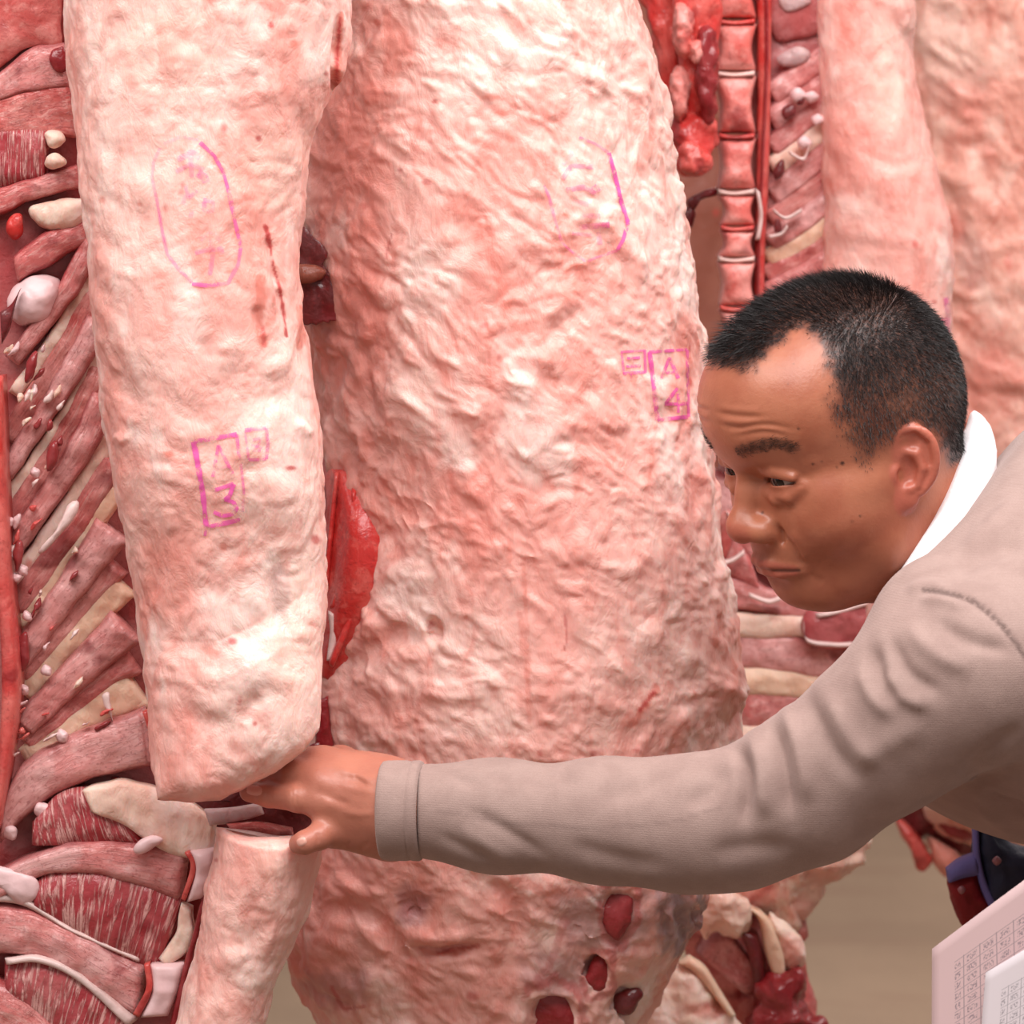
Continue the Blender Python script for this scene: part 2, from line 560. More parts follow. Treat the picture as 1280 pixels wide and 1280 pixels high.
def press(me, strokes, px_pts=True):
    """sculpt strokes: (points, width px, depth m); positive depth pushes in"""
    V = coords(me)
    N = vnormals(me)
    px = proj(V)
    face = ((V - CAM) * N).sum(1) < 0.02
    d = np.zeros(len(V))
    for pts, w, dep in strokes:
        pts = np.asarray(pts, float)
        if len(pts) == 1:
            pts = np.vstack([pts, pts + 0.01])
        lo, hi = pts.min(0) - 3 * w, pts.max(0) + 3 * w
        m = face & (px > lo).all(1) & (px < hi).all(1)
        if m.any():
            d[m] += dep * stroke_weight(px[m], catmull(pts, max(6, len(pts) * 5)), w)
    set_coords(me, V - N * d[:, None])

def profile(n, nf, nb, aspect_f, aspect_b):
    def half(a, cnt):
        th = np.linspace(0, math.pi, 800)
        t = -np.sign(np.cos(th)) * np.abs(np.cos(th)) ** (2 / n)
        d = np.abs(np.sin(th)) ** (2 / n)
        L = np.concatenate([[0], np.cumsum(np.hypot(np.diff(t), np.diff(d) * a))])
        s = np.linspace(0, L[-1], cnt)
        return np.interp(s, L, t), np.interp(s, L, d)
    tf, df = half(aspect_f, nf)
    tb, db = half(aspect_b, nb)
    return np.concatenate([tf, tb[::-1][1:-1]]), np.concatenate([df, -db[::-1][1:-1]])

def smooth_interp(y, ys, vs):
    fine = np.linspace(ys[0], ys[-1], 240)
    v = np.interp(fine, ys, vs)
    k = np.ones(9) / 9
    v = np.convolve(np.pad(v, 4, mode='edge'), k, 'valid')
    return np.interp(y, fine, v)

def slab(name, edges, Y0, front, back, mat, parent, nx=120, nb=20, ny=240, n=2.6, top=None, bot=None,
         round_bot=0.0, round_top=0.0, relief=None, strokes=(), marks=(), tilt=0.0):
    """a hanging side of fat: closed cushion whose rim follows the edges (py, x left, x right)"""
    e = np.asarray(edges, float)
    y0, y1 = e[0, 0], e[-1, 0]
    v = np.linspace(0, 1, ny)
    tt, dd = profile(n, nx, nb, 0.7, 0.4)
    py0 = y0 + v * (y1 - y0)
    xl = smooth_interp(py0, e[:, 0], e[:, 1])
    xr = smooth_interp(py0, e[:, 0], e[:, 2])
    Yr = np.interp(py0, [a for a, _ in Y0], [b for _, b in Y0]) if isinstance(Y0, list) else np.full(ny, Y0)
    fr = np.interp(py0, [a for a, _ in front], [b for _, b in front]) if isinstance(front, list) else np.full(ny, front)
    x = (xl + xr)[:, None] / 2 + (xr - xl)[:, None] / 2 * tt[None]
    py = np.repeat(py0[:, None], len(tt), 1)
    if bot is not None or top is not None:
        yb = np.interp(x, [a for a, _ in bot], [b for _, b in bot]) if bot else np.full_like(x, y1)
        yt = np.interp(x, [a for a, _ in top], [b for _, b in top]) if top else np.full_like(x, y0)
        py = yt + v[:, None] * (yb - yt)
    f = np.ones(ny)
    if round_bot:
        f *= np.clip(1 - np.clip((v - (1 - round_bot)) / round_bot, 0, 1) ** 2.4, 0.0, 1) ** (1 / 2.4)
    if round_top:
        f *= np.clip(1 - np.clip((round_top - v) / round_top, 0, 1) ** 2.4, 0.0, 1) ** (1 / 2.4)
    off = np.where(dd > 0, dd[None] * fr[:, None], dd[None] * back) * f[:, None]
    Y = Yr[:, None] - off + tilt * tt[None]
    V = Wa(x, py, Y).reshape(-1, 3)
    m = len(tt)
    i = np.arange(ny - 1)[:, None] * m
    j = np.arange(m)[None]
    jn = (j + 1) % m
    F = np.stack([i + j, i + jn, i + m + jn, i + m + j], -1).reshape(-1, 4)
    Fl = F
    me = mesh_data(name, V, Fl)
    bm = bmesh.new(); bm.from_mesh(me)
    bm.verts.ensure_lookup_table()
    rings = [[bm.verts[base + q] for q in range(m)] for base in (0, (ny - 1) * m)]
    for ring in rings:
        c = bm.verts.new(sum((q.co for q in ring), Vector()) / m)
        for q in range(m):
            bm.faces.new((ring[q], ring[(q + 1) % m], c))
    bmesh.ops.recalc_face_normals(bm, faces=bm.faces)
    bm.to_mesh(me); bm.free()
    me.polygons.foreach_set('use_smooth', np.ones(len(me.polygons), dtype=bool))
    me.update()
    if relief is not None:
        P = coords(me)
        set_coords(me, P + vnormals(me) * relief(P)[:, None])
    if strokes:
        press(me, strokes)
    paint_marks(me, marks)
    return link(name, me, mat, parent)

def P3(pts, Y):
    return np.array([W(p[0], p[1], p[2] if len(p) > 2 else Y) for p in pts])

def strip(name, A, B, Y, mat, parent, bulge=0.008, thick=0.01, nu=40, nv=12, n=2.2, end=6.0, rough=0.0012, rs=60.0, marks=()):
    """a bone, muscle band or cord between two edge lines (pixels at depth Y, or their own third value)"""
    a, b = catmull(P3(A, Y), nu), catmull(P3(B, Y), nu)
    if name in ('rib', 'intercostal_muscle', 'muscle', 'fat_seam'):
        c = (a + b) / 2                       # neighbours lie skin to skin, flat-backed
        wide = 1.10 if name == 'rib' else 1.45
        a, b = c + (a - c) * wide, c + (b - c) * wide
        a = a + 0.0011 * np.stack([noise(a * 70), 0 * a[:, 0], noise(a * 70 + 5)], -1)
        b = b + 0.0011 * np.stack([noise(b * 70), 0 * b[:, 0], noise(b * 70 + 5)], -1)
        bulge *= 0.62 if name == 'rib' else 0.75
        n = 2.6
        nv = max(nv, 16)
        rough = max(rough, 0.0022)
        rs = 70.0
    vv = np.linspace(0, 1, nv)
    base = a[:, None] * (1 - vv)[None, :, None] + b[:, None] * vv[None, :, None]
    du = np.gradient(base, axis=0); dv = np.gradient(base, axis=1)
    nn = np.cross(du, dv)
    nn /= np.linalg.norm(nn, axis=2, keepdims=True) + 1e-12
    nn *= np.sign(((CAM - base) * nn).sum(2, keepdims=True))
    pr = np.clip(1 - np.abs(2 * vv - 1) ** n, 0, 1) ** (1 / n)
    uu = np.linspace(-1, 1, nu)
    eu = np.clip(1 - np.abs(uu) ** end, 0, 1) ** (1 / end) if end else np.ones(nu)
    fr = base + nn * (bulge * pr[None] * eu[:, None])[..., None]
    if rough:
        q = fr.reshape(-1, 3)
        k = (pr[None] * eu[:, None]).reshape(-1)
        fr = fr + nn * (rough * fbm(q * rs, 2) * k).reshape(nu, nv)[..., None]
    bk = base - nn * thick
    V = np.concatenate([fr.reshape(-1, 3), bk.reshape(-1, 3)])
    o = nu * nv
    F = []
    for i in range(nu - 1):
        for j in range(nv - 1):
            p, q, r, s = i * nv + j, i * nv + j + 1, (i + 1) * nv + j + 1, (i + 1) * nv + j
            F.append((p, q, r, s)); F.append((o + p, o + s, o + r, o + q))
    for i in range(nu - 1):
        for j in (0, nv - 1):
            F.append((i * nv + j, (i + 1) * nv + j, o + (i + 1) * nv + j, o + i * nv + j))
    for j in range(nv - 1):
        for i in (0, nu - 1):
            F.append((i * nv + j, i * nv + j + 1, o + i * nv + j + 1, o + i * nv + j))
    me = mesh_data(name, V, np.array(F))
    uv = me.uv_layers.new(name='UVMap')
    U = np.stack(np.broadcast_arrays(np.linspace(0, 1, nu)[:, None], vv[None]), -1).reshape(-1, 2)
    U = np.concatenate([U, U])
    li = np.empty(len(me.loops), dtype=np.int32)
    me.loops.foreach_get('vertex_index', li)
    uv.data.foreach_set('uv', U[li].astype(np.float32).ravel())
    fix_out(me)
    me.polygons.foreach_set('use_smooth', np.ones(len(me.polygons), dtype=bool))
    paint_marks(me, marks)
    return link(name, me, mat, parent)

def pillow(name, outline, Y, mat, parent, bulge=0.012, back=0.012, n=2.2, N=64, R=12, rough=0.002, rs=45.0, marks=(), wave=0.0):
    """a lump with a given rim"""
    pts = P3(list(outline) + [outline[0]], Y)
    rim = catmull(pts, N + 1, True)[:-1]
    if wave:
        c = rim.mean(0)
        d = rim - c
        d /= np.linalg.norm(d, axis=1, keepdims=True)
        rim = rim + d * (wave * fbm(rim * 120.0, 2))[:, None]
    c = rim.mean(0)
    nn = CAM - c
    nn /= np.linalg.norm(nn)
    V = []
    ss = 1 - np.linspace(0, 1, R + 1)[:-1] ** 1.6
    for side, amt in ((1, bulge), (-1, back)):
        for k, s in enumerate(ss):
            if side == -1 and k == 0:
                continue
            h = amt * (1 - s ** n) ** (1 / n)
            V.append(c + (rim - c) * s + nn * side * h)
    V = np.array(V)
    nr = len(V)
    V = V.reshape(-1, 3)
    V = np.vstack([V, c + nn * bulge, c - nn * back])
    F = []
    for k in range(R - 1):
        for i in range(N):
            j = (i + 1) % N
            F.append((k * N + i, k * N + j, (k + 1) * N + j, (k + 1) * N + i))
    for i in range(N):
        j = (i + 1) % N
        F.append((i, j, R * N + j, R * N + i))
        for k in range(R, nr - 1):
            F.append((k * N + i, k * N + j, (k + 1) * N + j, (k + 1) * N + i))
        F.append(((R - 1) * N + i, (R - 1) * N + j, nr * N))
        F.append(((nr - 1) * N + i, (nr - 1) * N + j, nr * N + 1))
    me = mesh_data(name, V, F)
    fix_out(me)
    if rough:
        P = coords(me)
        set_coords(me, P + vnormals(me) * (rough * fbm(P * rs, 3))[:, None])
    me.polygons.foreach_set('use_smooth', np.ones(len(me.polygons), dtype=bool))
    paint_marks(me, marks)
    return link(name, me, mat, parent)

def ink(name, target, strokes, parent, label=None):
    """ink lines lying on a surface: (points px, width px, strength)"""
    bvh = bvh_of(target.data)
    V, F, A = [], [], []
    for pts, w, s in strokes:
        pts = np.asarray(pts, float)
        L = np.linalg.norm(np.diff(pts, axis=0), axis=1).sum()
        n = max(3, int(L / 2.0))
        seg = np.concatenate([[0], np.cumsum(np.linalg.norm(np.diff(pts, axis=0), axis=1))])
        t = np.linspace(0, seg[-1], n)
        c = np.stack([np.interp(t, seg, pts[:, 0]), np.interp(t, seg, pts[:, 1])], -1)
        d = np.gradient(c, axis=0)
        d /= np.linalg.norm(d, axis=1, keepdims=True) + 1e-9
        nrm = np.stack([-d[:, 1], d[:, 0]], -1)
        wob = 1 + 0.25 * noise(np.stack([c[:, 0] * 0.09, c[:, 1] * 0.09, np.full(n, s * 9)], -1))
        prev = None
        for k in range(n):
            row = []
            for o in (-0.5, 0.0, 0.5):
                q = c[k] + nrm[k] * o * w * wob[k]
                h = shoot(bvh, q[0], q[1])
                if h is None:
                    row = None
                    break
                vd = CAM - h[0]
                vd /= np.linalg.norm(vd)
                row.append(len(V))
                V.append(h[0] + vd * 0.0009)
                A.append((s * (0.85 if o else 1.0), 0, 0, 1))
            if row and prev:
                F.append((prev[0], prev[1], row[1], row[0]))
                F.append((prev[1], prev[2], row[2], row[1]))
            prev = row
    me = mesh_data(name, np.array(V), F)
    set_paint(me, np.array(A))
    o = link(name, me, M['ink'], parent)
    if label:
        o['label'] = label
    return o

def rot_xz(P, ang, sx, sz):
    c, s = math.cos(ang), math.sin(ang)
    x = P[:, 0] * c + P[:, 2] * s
    z = -P[:, 0] * s + P[:, 2] * c
    return np.stack([x * sx, P[:, 1] * 1.0, z * sz], -1)

def puff(P):
    n = noise(P)
    return np.sqrt(n * n + 0.02) - 0.25

def relief_smooth(P):
    w = 0.010 * np.stack([noise(P * 16), noise(P * 16 + 5), noise(P * 16 + 9)], -1)
    q = P + w
    return 0.0055 * noise(q * 11) + 0.0040 * puff(q * 24) + 0.0020 * puff(q * 58 + 4) + 0.0026 * np.maximum(noise(q * 44 + 3), 0.1) + 0.0007 * puff(q * 120)

def relief_rough(P):
    w = 0.012 * np.stack([noise(P * 18), noise(P * 18 + 5), noise(P * 18 + 9)], -1)
    q = rot_xz(P + w, -0.62, 0.76, 1.12)
    gain = 0.65 + 0.55 * noise(P * 6 + 31)
    return 0.0065 * noise(P * 8 + 2) + gain * (0.0095 * puff(q * 23) + 0.0042 * puff(q * 50 + 3)) + 0.0062 * np.maximum(noise(q * 38 + 13), 0.05) + 0.0030 * np.maximum(noise(q * 80 + 23), 0.05) + 0.0018 * puff(q * 115)

def surf_y(target, px, py):
    h = shoot(bvh_of(target.data), px, py)
    return 0.1 if h is None else float(h[0][1])
# ------------------------------------------------------------------ setting
def box_mesh(name, lo, hi):
    V = [(x, y, z) for x in (lo[0], hi[0]) for y in (lo[1], hi[1]) for z in (lo[2], hi[2])]
    F = [(0, 1, 3, 2), (4, 6, 7, 5), (0, 4, 5, 1), (2, 3, 7, 6), (0, 2, 6, 4), (1, 5, 7, 3)]
    me = mesh_data(name, np.array(V), F, smooth=False)
    fix_out(me)
    return me
fl = link('floor', box_mesh('floor', (-6, -4, -0.1), (7, 11, 0)), M['floor']); fl['kind'] = 'structure'
wb = link('wall_back', box_mesh('wall_back', (-6, 11, -0.1), (7, 11.15, 4.0)), M['wall']); wb['kind'] = 'structure'

# ------------------------------------------------------------------ carcass A (front left): fat cover above and below the rib cut
HANG = 'beef sides hanging in the hall'
A = thing('beef_carcass', 'nearest beef side at the left, cut open where the man puts his fingers', 'carcass', tuple(W(210, 1500, 0.02)), HANG)

FATA = slab('fat_cover', [(-330, 95, 455), (-120, 80, 440), (0, 80, 437), (60, 85, 437), (130, 93, 432), (210, 103, 392), (300, 113, 384), (350, 115, 378), (450, 125, 381),
                          (530, 135, 387), (620, 148, 402), (700, 160, 405), (800, 177, 405), (850, 183, 404), (900, 190, 398), (1000, 198, 392)],
            [(-330, 0.0), (800, -0.018), (1000, -0.066)], [(-330, 0.075), (600, 0.075), (850, 0.060), (1000, 0.026)], 0.012, M['fat'], A,
            nx=190, nb=16, ny=560, n=2.5, bot=[(190, 998), (205, 1001), (240, 1004), (275, 1000), (310, 983), (345, 962), (375, 938), (400, 900)],
            round_bot=0.035, relief=relief_smooth, tilt=0.004,
            strokes=[([(425, 10), (421, 80), (420, 140), (408, 185)], 5, 0.006), ([(330, 285), (340, 330), (352, 380), (358, 420)], 4, 0.003),
                     ([(145, 540), (160, 556)], 8, -0.0035), ([(376, 532), (384, 540)], 6, -0.003), ([(318, 380), (330, 420)], 9, 0.003),
                     ([(130, 420), (150, 470), (175, 520)], 14, 0.004), ([(160, 640), (190, 700), (185, 780)], 16, 0.003),
                     ([(350, 690), (345, 740), (360, 800), (350, 850)], 13, 0.004), ([(300, 905), (315, 880), (330, 870)], 10, 0.004),
                     ([(230, 870), (250, 900), (300, 910)], 18, 0.003)],
            marks=[('g', 'line', [(332, 284), (338, 308)], 4.2, 0.85), ('g', 'line', [(338, 308), (341, 330), (347, 350), (353, 380), (358, 420)], 2.4, 0.85),
                   ('r', 'line', [(327, 350), (322, 395), (329, 430)], 8, 0.8), ('g', 'line', [(329, 410), (330, 432)], 4, 0.5),
                   ('r', 'line', [(425, 20), (421, 80), (421, 120), (412, 165)], 6, 0.9), ('g', 'line', [(425, 22), (421, 80), (421, 120)], 2.2, 0.8),
                   ('r', 'line', [(378, 385), (376, 430)], 7, 0.8),
                   ('g', 'blob', 339, 31, 5, 6, 0.8), ('r', 'blob', 367, 55, 7, 6, 0.9), ('g', 'blob', 323, 173, 5, 5, 0.7), ('g', 'blob', 408, 92, 4, 4, 0.6),
                   ('r', 'blob', 211, 568, 9, 6, 0.85), ('g', 'blob', 364, 585, 8, 4, 0.8), ('r', 'blob', 279, 683, 5, 6, 0.7), ('g', 'blob', 291, 802, 7, 6, 0.75),
                   ('g', 'blob', 395, 675, 9, 8, 0.7), ('r', 'blob', 270, 725, 22, 18, 0.5), ('r', 'blob', 175, 255, 5, 4, 0.7), ('r', 'blob', 128, 250, 5, 5, 0.6),
                   ('r', 'blob', 205, 690, 38, 30, 0.42), ('r', 'blob', 190, 745, 30, 40, 0.38), ('r', 'blob', 225, 900, 28, 26, 0.42), ('r', 'blob', 110, 210, 16, 60, 0.35),
                   ('r', 'blob', 130, 370, 14, 90, 0.36), ('r', 'blob', 140, 480, 16, 60, 0.40), ('r', 'blob', 96, 60, 14, 60, 0.35), ('r', 'blob', 300, 720, 60, 20, 0.25),
                   ('r', 'blob', 215, 350, 20, 30, 0.28), ('r', 'blob', 240, 320, 20, 22, 0.25), ('g', 'blob', 319, 904, 4, 4, 0.6),
                   ('b', 'blob', 210, 60, 90, 60, 0.25), ('b', 'blob', 340, 210, 60, 60, 0.3), ('b', 'blob', 370, 800, 40, 120, 0.35),
                   ('a', 'blob', 350, 740, 14, 45, 0.35), ('a', 'blob', 385, 230, 26, 20, 0.16), ('g', 'blob', 228, 231, 4, 6, 0.5), ('g', 'blob', 227, 240, 5, 5, 0.4)])
ink('oval_stamp', FATA, [
    ([(200, 185), (192, 202), (190, 222), (196, 250), (203, 290), (209, 318), (222, 335), (240, 353)], 4.2, 0.42),
    ([(240, 355), (260, 357), (285, 354), (298, 330), (301, 308), (294, 278), (286, 240), (279, 215), (268, 195), (250, 178)], 5.0, 0.72),
    ([(205, 180), (225, 171), (248, 175)], 4, 0.22),
    ([(222, 200), (240, 190), (250, 198)], 7, 0.28), ([(220, 215), (238, 205), (255, 212)], 6, 0.25), ([(238, 196), (240, 222)], 6, 0.24),
    ([(232, 232), (236, 248), (246, 238)], 6, 0.28), ([(247, 216), (256, 222), (258, 228)], 10, 0.45), ([(232, 244), (228, 256)], 6, 0.2),
    ([(254, 250), (266, 252), (266, 264), (256, 264), (255, 252)], 6, 0.38), ([(240, 262), (238, 272)], 6, 0.2),
    ([(250, 300), (262, 292), (276, 300)], 6, 0.3), ([(244, 316), (262, 312), (280, 312)], 6, 0.32), ([(264, 296), (266, 320), (262, 344)], 6, 0.3), ([(274, 308), (278, 318)], 7, 0.4)],
    A, 'faded purple oval ink stamp with an inspection mark')
ink('grade_stamp', FATA, [
    ([(242, 552), (296, 543)], 5.5, 0.85), ([(242, 552), (249, 590), (254, 620), (258, 660)], 6.5, 0.95), ([(258, 660), (256, 670)], 4, 0.7),
    ([(258, 659), (300, 650)], 5.5, 0.8), ([(296, 543), (299, 575)], 4.5, 0.6), ([(301, 580), (305, 615), (303, 640)], 3.2, 0.5),
    ([(266, 596), (270, 575), (273, 556)], 4.6, 0.62), ([(273, 556), (282, 575), (291, 592)], 4.2, 0.55), ([(268, 586), (287, 583)], 3, 0.25),
    ([(268, 613), (292, 605)], 5.5, 0.85), ([(292, 605), (287, 620), (281, 625)], 6, 0.95), ([(281, 624), (292, 628), (296, 636), (290, 643), (278, 645), (267, 640)], 5.5, 0.95)],
    A, 'magenta boxed grade stamp reading A 3')
ink('number_stamp', FATA, [
    ([(306, 538), (333, 535)], 5, 0.75), ([(333, 535), (335, 556), (333, 574)], 4.2, 0.65), ([(333, 574), (311, 575)], 4.2, 0.6), ([(306, 538), (309, 560), (311, 575)], 3.2, 0.4),
    ([(316, 550), (325, 548), (325, 554), (317, 563), (326, 563)], 3.6, 0.5), ([(314, 556), (328, 560)], 3, 0.35)],
    A, 'small magenta boxed stamp beside the A 3 stamp')

FATA2 = slab('lower_fat_cover', [(1040, 268, 398), (1055, 270, 396), (1085, 264, 388), (1110, 258, 382), (1150, 250, 370), (1200, 238, 350), (1240, 230, 336), (1280, 222, 326), (1400, 205, 300), (1500, 215, 270)],
             -0.03, 0.05, 0.03, M['fat'], A, nx=110, nb=14, ny=260, n=2.5,
             top=[(262, 1033), (272, 1033), (300, 1044), (335, 1051), (365, 1052), (398, 1056)], round_top=0.03, round_bot=0.1, relief=relief_smooth,
             strokes=[([(300, 1120), (320, 1150), (310, 1200)], 16, 0.003)],
             marks=[('r', 'blob', 300, 1090, 40, 30, 0.35), ('r', 'blob', 270, 1200, 26, 50, 0.3), ('g', 'blob', 270, 1075, 3, 3, 0.6), ('r', 'blob', 325, 1150, 26, 20, 0.35),
                    ('b', 'blob', 340, 1080, 30, 30, 0.3), ('r', 'blob', 300, 1260, 40, 30, 0.35)])

# cavity lining behind the ribs
slab('cavity_lining', [(-330, -330, 110), (0, -330, 120), (300, -330, 150), (600, -330, 180), (900, -330, 225), (1040, -330, 300), (1300, -330, 290), (1480, -300, 230)],
     0.07, 0.02, 0.02, M['rib'], A, nx=60, nb=10, ny=120, relief=lambda P: 0.003 * fbm(P * 40, 2), round_bot=0.1)
pillow('cut_face', [(140, 972), (200, 985), (270, 990), (340, 960), (398, 930), (402, 1000), (400, 1056), (345, 1056), (270, 1045), (190, 1030), (150, 1000)], 0.035, M['dark'], A, 0.006, 0.02, wave=0.003)  # shade under the flap put into the dark colour
strip('cut_membrane', [(255, 1012), (290, 1010), (325, 1004)], [(262, 1032), (295, 1028), (330, 1018)], 0.012, M['grey'], A, 0.003, 0.004)
strip('cut_fat_edge', [(272, 1036), (310, 1040), (345, 1046), (370, 1046)], [(272, 1046), (310, 1054), (345, 1060), (372, 1060)], -0.005, M['sinew'], A, 0.004, 0.006)
strip('cut_membrane', [(283, 1030), (320, 1028), (365, 1036)], [(290, 1040), (325, 1044), (368, 1050)], 0.008, M['muscle'], A, 0.004, 0.006)

yl = lambda y: 0.045
def bandA(name, a, b, mat, Y=0.04, bulge=0.010, **k):
    return strip(name, a, b, Y, M[mat], A, bulge=bulge, thick=0.012, **k)
# upper part of the cage, top to bottom
pillow('muscle', [(-40, -60), (40, -70), (74, -60), (76, 20), (74, 58), (30, 62), (-40, 100)], 0.045, M['muscle'], A, 0.010, 0.01)
bandA('rib', [(-30, 122), (10, 84), (40, 62), (82, 56)], [(-30, 142), (10, 122), (45, 114), (88, 108)], 'rib_pale', bulge=0.012)
pillow('blood_spot', [(66, 62), (80, 58), (84, 84), (72, 90), (64, 78)], 0.031, M['deep'], A, 0.003, 0.004)
bandA('muscle', [(-30, 142), (20, 124), (88, 112)], [(-30, 172), (30, 166), (94, 160)], 'muscle', bulge=0.007)
bandA('intercostal_muscle', [(-30, 178), (10, 170), (60, 168)], [(-30, 228), (10, 222), (58, 212)], 'striated', bulge=0.010)
pillow('fat_lump', [(56, 166), (74, 163), (82, 176), (70, 186), (58, 182)], 0.035, M['tallow'], A, 0.012, 0.01, R=8, N=32)
pillow('fat_lump', [(58, 194), (74, 192), (82, 204), (68, 212), (56, 206)], 0.035, M['tallow'], A, 0.012, 0.01, R=8, N=32)
bandA('rib', [(-20, 240), (50, 219), (98, 206)], [(-20, 276), (50, 246), (104, 234)], 'rib', bulge=0.012)
pillow('fat_lump', [(38, 262), (70, 248), (106, 248), (110, 270), (86, 286), (52, 284)], 0.040, M['tallow'], A, 0.013, 0.012)
pillow('blood_clot', [(12, 272), (26, 268), (30, 290), (18, 300), (8, 288)], 0.036, M['blood'], A, 0.007, 0.008, R=8, N=32)
bandA('rib', [(16, 322), (58, 290), (106, 276)], [(22, 352), (68, 326), (112, 302)], 'rib', bulge=0.012)
pillow('fat_lump', [(12, 370), (38, 344), (70, 346), (76, 368), (58, 398), (30, 408), (14, 396)], 0.042, M['cartilage'], A, 0.020, 0.012)
def diag(name, p0, p1, p2, w0, w1, mat, **k):
    pts = np.array([p0, p1, p2], float)
    d = pts[-1] - pts[0]
    if pts[0][1] < 640:
        pts[0] -= d / np.linalg.norm(d) * 12
    nrm = np.array([-d[1], d[0]]) / np.linalg.norm(d)
    ww = np.array([w0, (w0 + w1) / 2, w1])[:, None] / 2
    return bandA(name, (pts + nrm * ww).tolist(), (pts - nrm * ww).tolist(), mat, nu=48, **k)
dg = [
    ('rib', (112, 312), (78, 372), (14, 452), 30, 18, 'rib', 0.012),
    ('fat_seam', (114, 346), (84, 400), (18, 494), 16, 12, 'tallow', 0.007),
    ('intercostal_muscle', (116, 374), (84, 434), (8, 550), 26, 18, 'muscle', 0.009),
    ('rib', (119, 412), (84, 472), (6, 594), 34, 20, 'rib_pale', 0.012),
    ('fat_seam', (122, 446), (86, 512), (8, 628), 14, 12, 'tallow', 0.006),
    ('intercostal_muscle', (124, 470), (88, 536), (10, 656), 28, 18, 'muscle', 0.009),
    ('rib', (126, 508), (94, 572), (12, 690), 36, 24, 'rib', 0.013),
    ('fat_seam', (131, 554), (100, 610), (16, 730), 18, 14, 'tallow', 0.007),
    ('intercostal_muscle', (136, 582), (104, 640), (18, 764), 26, 22, 'muscle', 0.009),
    ('fat_seam', (140, 616), (110, 664), (24, 784), 22, 14, 'yellow', 0.007),
    ('rib', (141, 662), (104, 712), (22, 826), 46, 28, 'rib_pale', 0.014),
    ('intercostal_muscle', (146, 706), (112, 744), (26, 846), 24, 20, 'muscle', 0.009),
    ('fat_seam', (154, 730), (118, 768), (30, 868), 30, 18, 'yellow', 0.008),
    ('rib', (158, 782), (114, 824), (28, 908), 50, 30, 'rib', 0.014),
    ('intercostal_muscle', (166, 826), (124, 852), (32, 930), 26, 20, 'muscle', 0.009),
    ('fat_seam', (172, 858), (120, 886), (32, 950), 44, 24, 'yellow', 0.008)]
for k, (nm, a, b, c, w0, w1, mt, bu) in enumerate(dg):
    diag(nm, a, b, c, w0, w1, mt, bulge=bu, Y=0.040 if nm == 'rib' else 0.046, end=8.0 if nm == 'rib' else 5.0)
bandA('rib', [(0, 1012), (28, 958), (72, 930), (130, 905), (182, 887)], [(0, 1052), (55, 1000), (110, 974), (150, 962), (190, 952)], 'rib_pale', bulge=0.016, end=14.0, Y=0.034)
strip('rib_end_rim', [(178, 890), (185, 915), (188, 950)], [(184, 888), (192, 915), (194, 952)], 0.018, M['blood'], A, 0.0012, 0.01, nu=20, nv=6)
pillow('sinew_shred', [(128, 870), (136, 866), (140, 884), (142, 904), (136, 896), (130, 882)], 0.030, M['sinew'], A, 0.004, 0.004, N=32, R=6)
pillow('sinew_shred', [(86, 632), (98, 628), (96, 642), (76, 668), (54, 690), (48, 690), (70, 662)], 0.025, M['sinew'], A, 0.005, 0.005, N=36, R=6)
for (x, y, r_) in ((78, 920, 8), (28, 712, 7), (20, 722, 6), (58, 838, 7), (12, 1040, 9), (52, 1012, 10), (30, 862, 6), (10, 652, 7), (44, 590, 6), (34, 770, 6)):
    pillow('fat_bead', [(x - r_, y), (x - 0.4 * r_, y - r_), (x + r_, y - 0.4 * r_), (x + 0.7 * r_, y + r_), (x - 0.6 * r_, y + 0.8 * r_)], 0.028, M['cartilage'], A, 0.005, 0.008, N=24, R=7, rough=0.001, rs=150)
strip('spine_edge', [(-14, 470), (-6, 700), (2, 860), (-10, 1060)], [(4, 470), (14, 700), (26, 860), (2, 1030)], 0.018, M['blood'], A, 0.012, 0.02, nu=60)
strip('membrane', [(0, 390), (14, 380), (26, 360)], [(2, 430), (12, 410), (20, 372)], 0.02, M['dark'], A, 0.003, 0.004)
for pts in ([(22, 800), (34, 790), (36, 830), (24, 838)], [(16, 690), (26, 676), (30, 700), (20, 716)], [(36, 450), (46, 440), (40, 470), (32, 478)], [(62, 562), (70, 552), (70, 578), (60, 588)]):
    pillow('blood_clot', pts, 0.024, M['deep'], A, 0.005, 0.006, N=24, R=6)
# loose flecks of fat and film clinging between the ribs
flecks = []
for k in range(46):
    y = RNG.uniform(420, 960)
    x = RNG.uniform(8, 60 + (y - 400) * 0.16)
    L_ = RNG.uniform(8, 26)
    an = math.radians(118 + RNG.uniform(-16, 16)) if y < 880 else math.radians(150)
    dx, dy = math.cos(an) * L_ / 2, math.sin(an) * L_ / 2
    w_ = RNG.uniform(2.0, 5.0)
    bx, by = RNG.uniform(-3, 3, 2)
    pts = [(x - dx, y - dy), (x + bx - w_, y + by), (x + dx, y + dy), (x + bx + w_, y + by + 1)]
    flecks.append(pillow('fat_fleck', pts, 0.0265, M[('cartilage', 'tallow', 'sinew', 'deep', 'blood')[k % 5]], A, 0.0025, 0.006, N=20, R=5, rough=0.0012, rs=140))
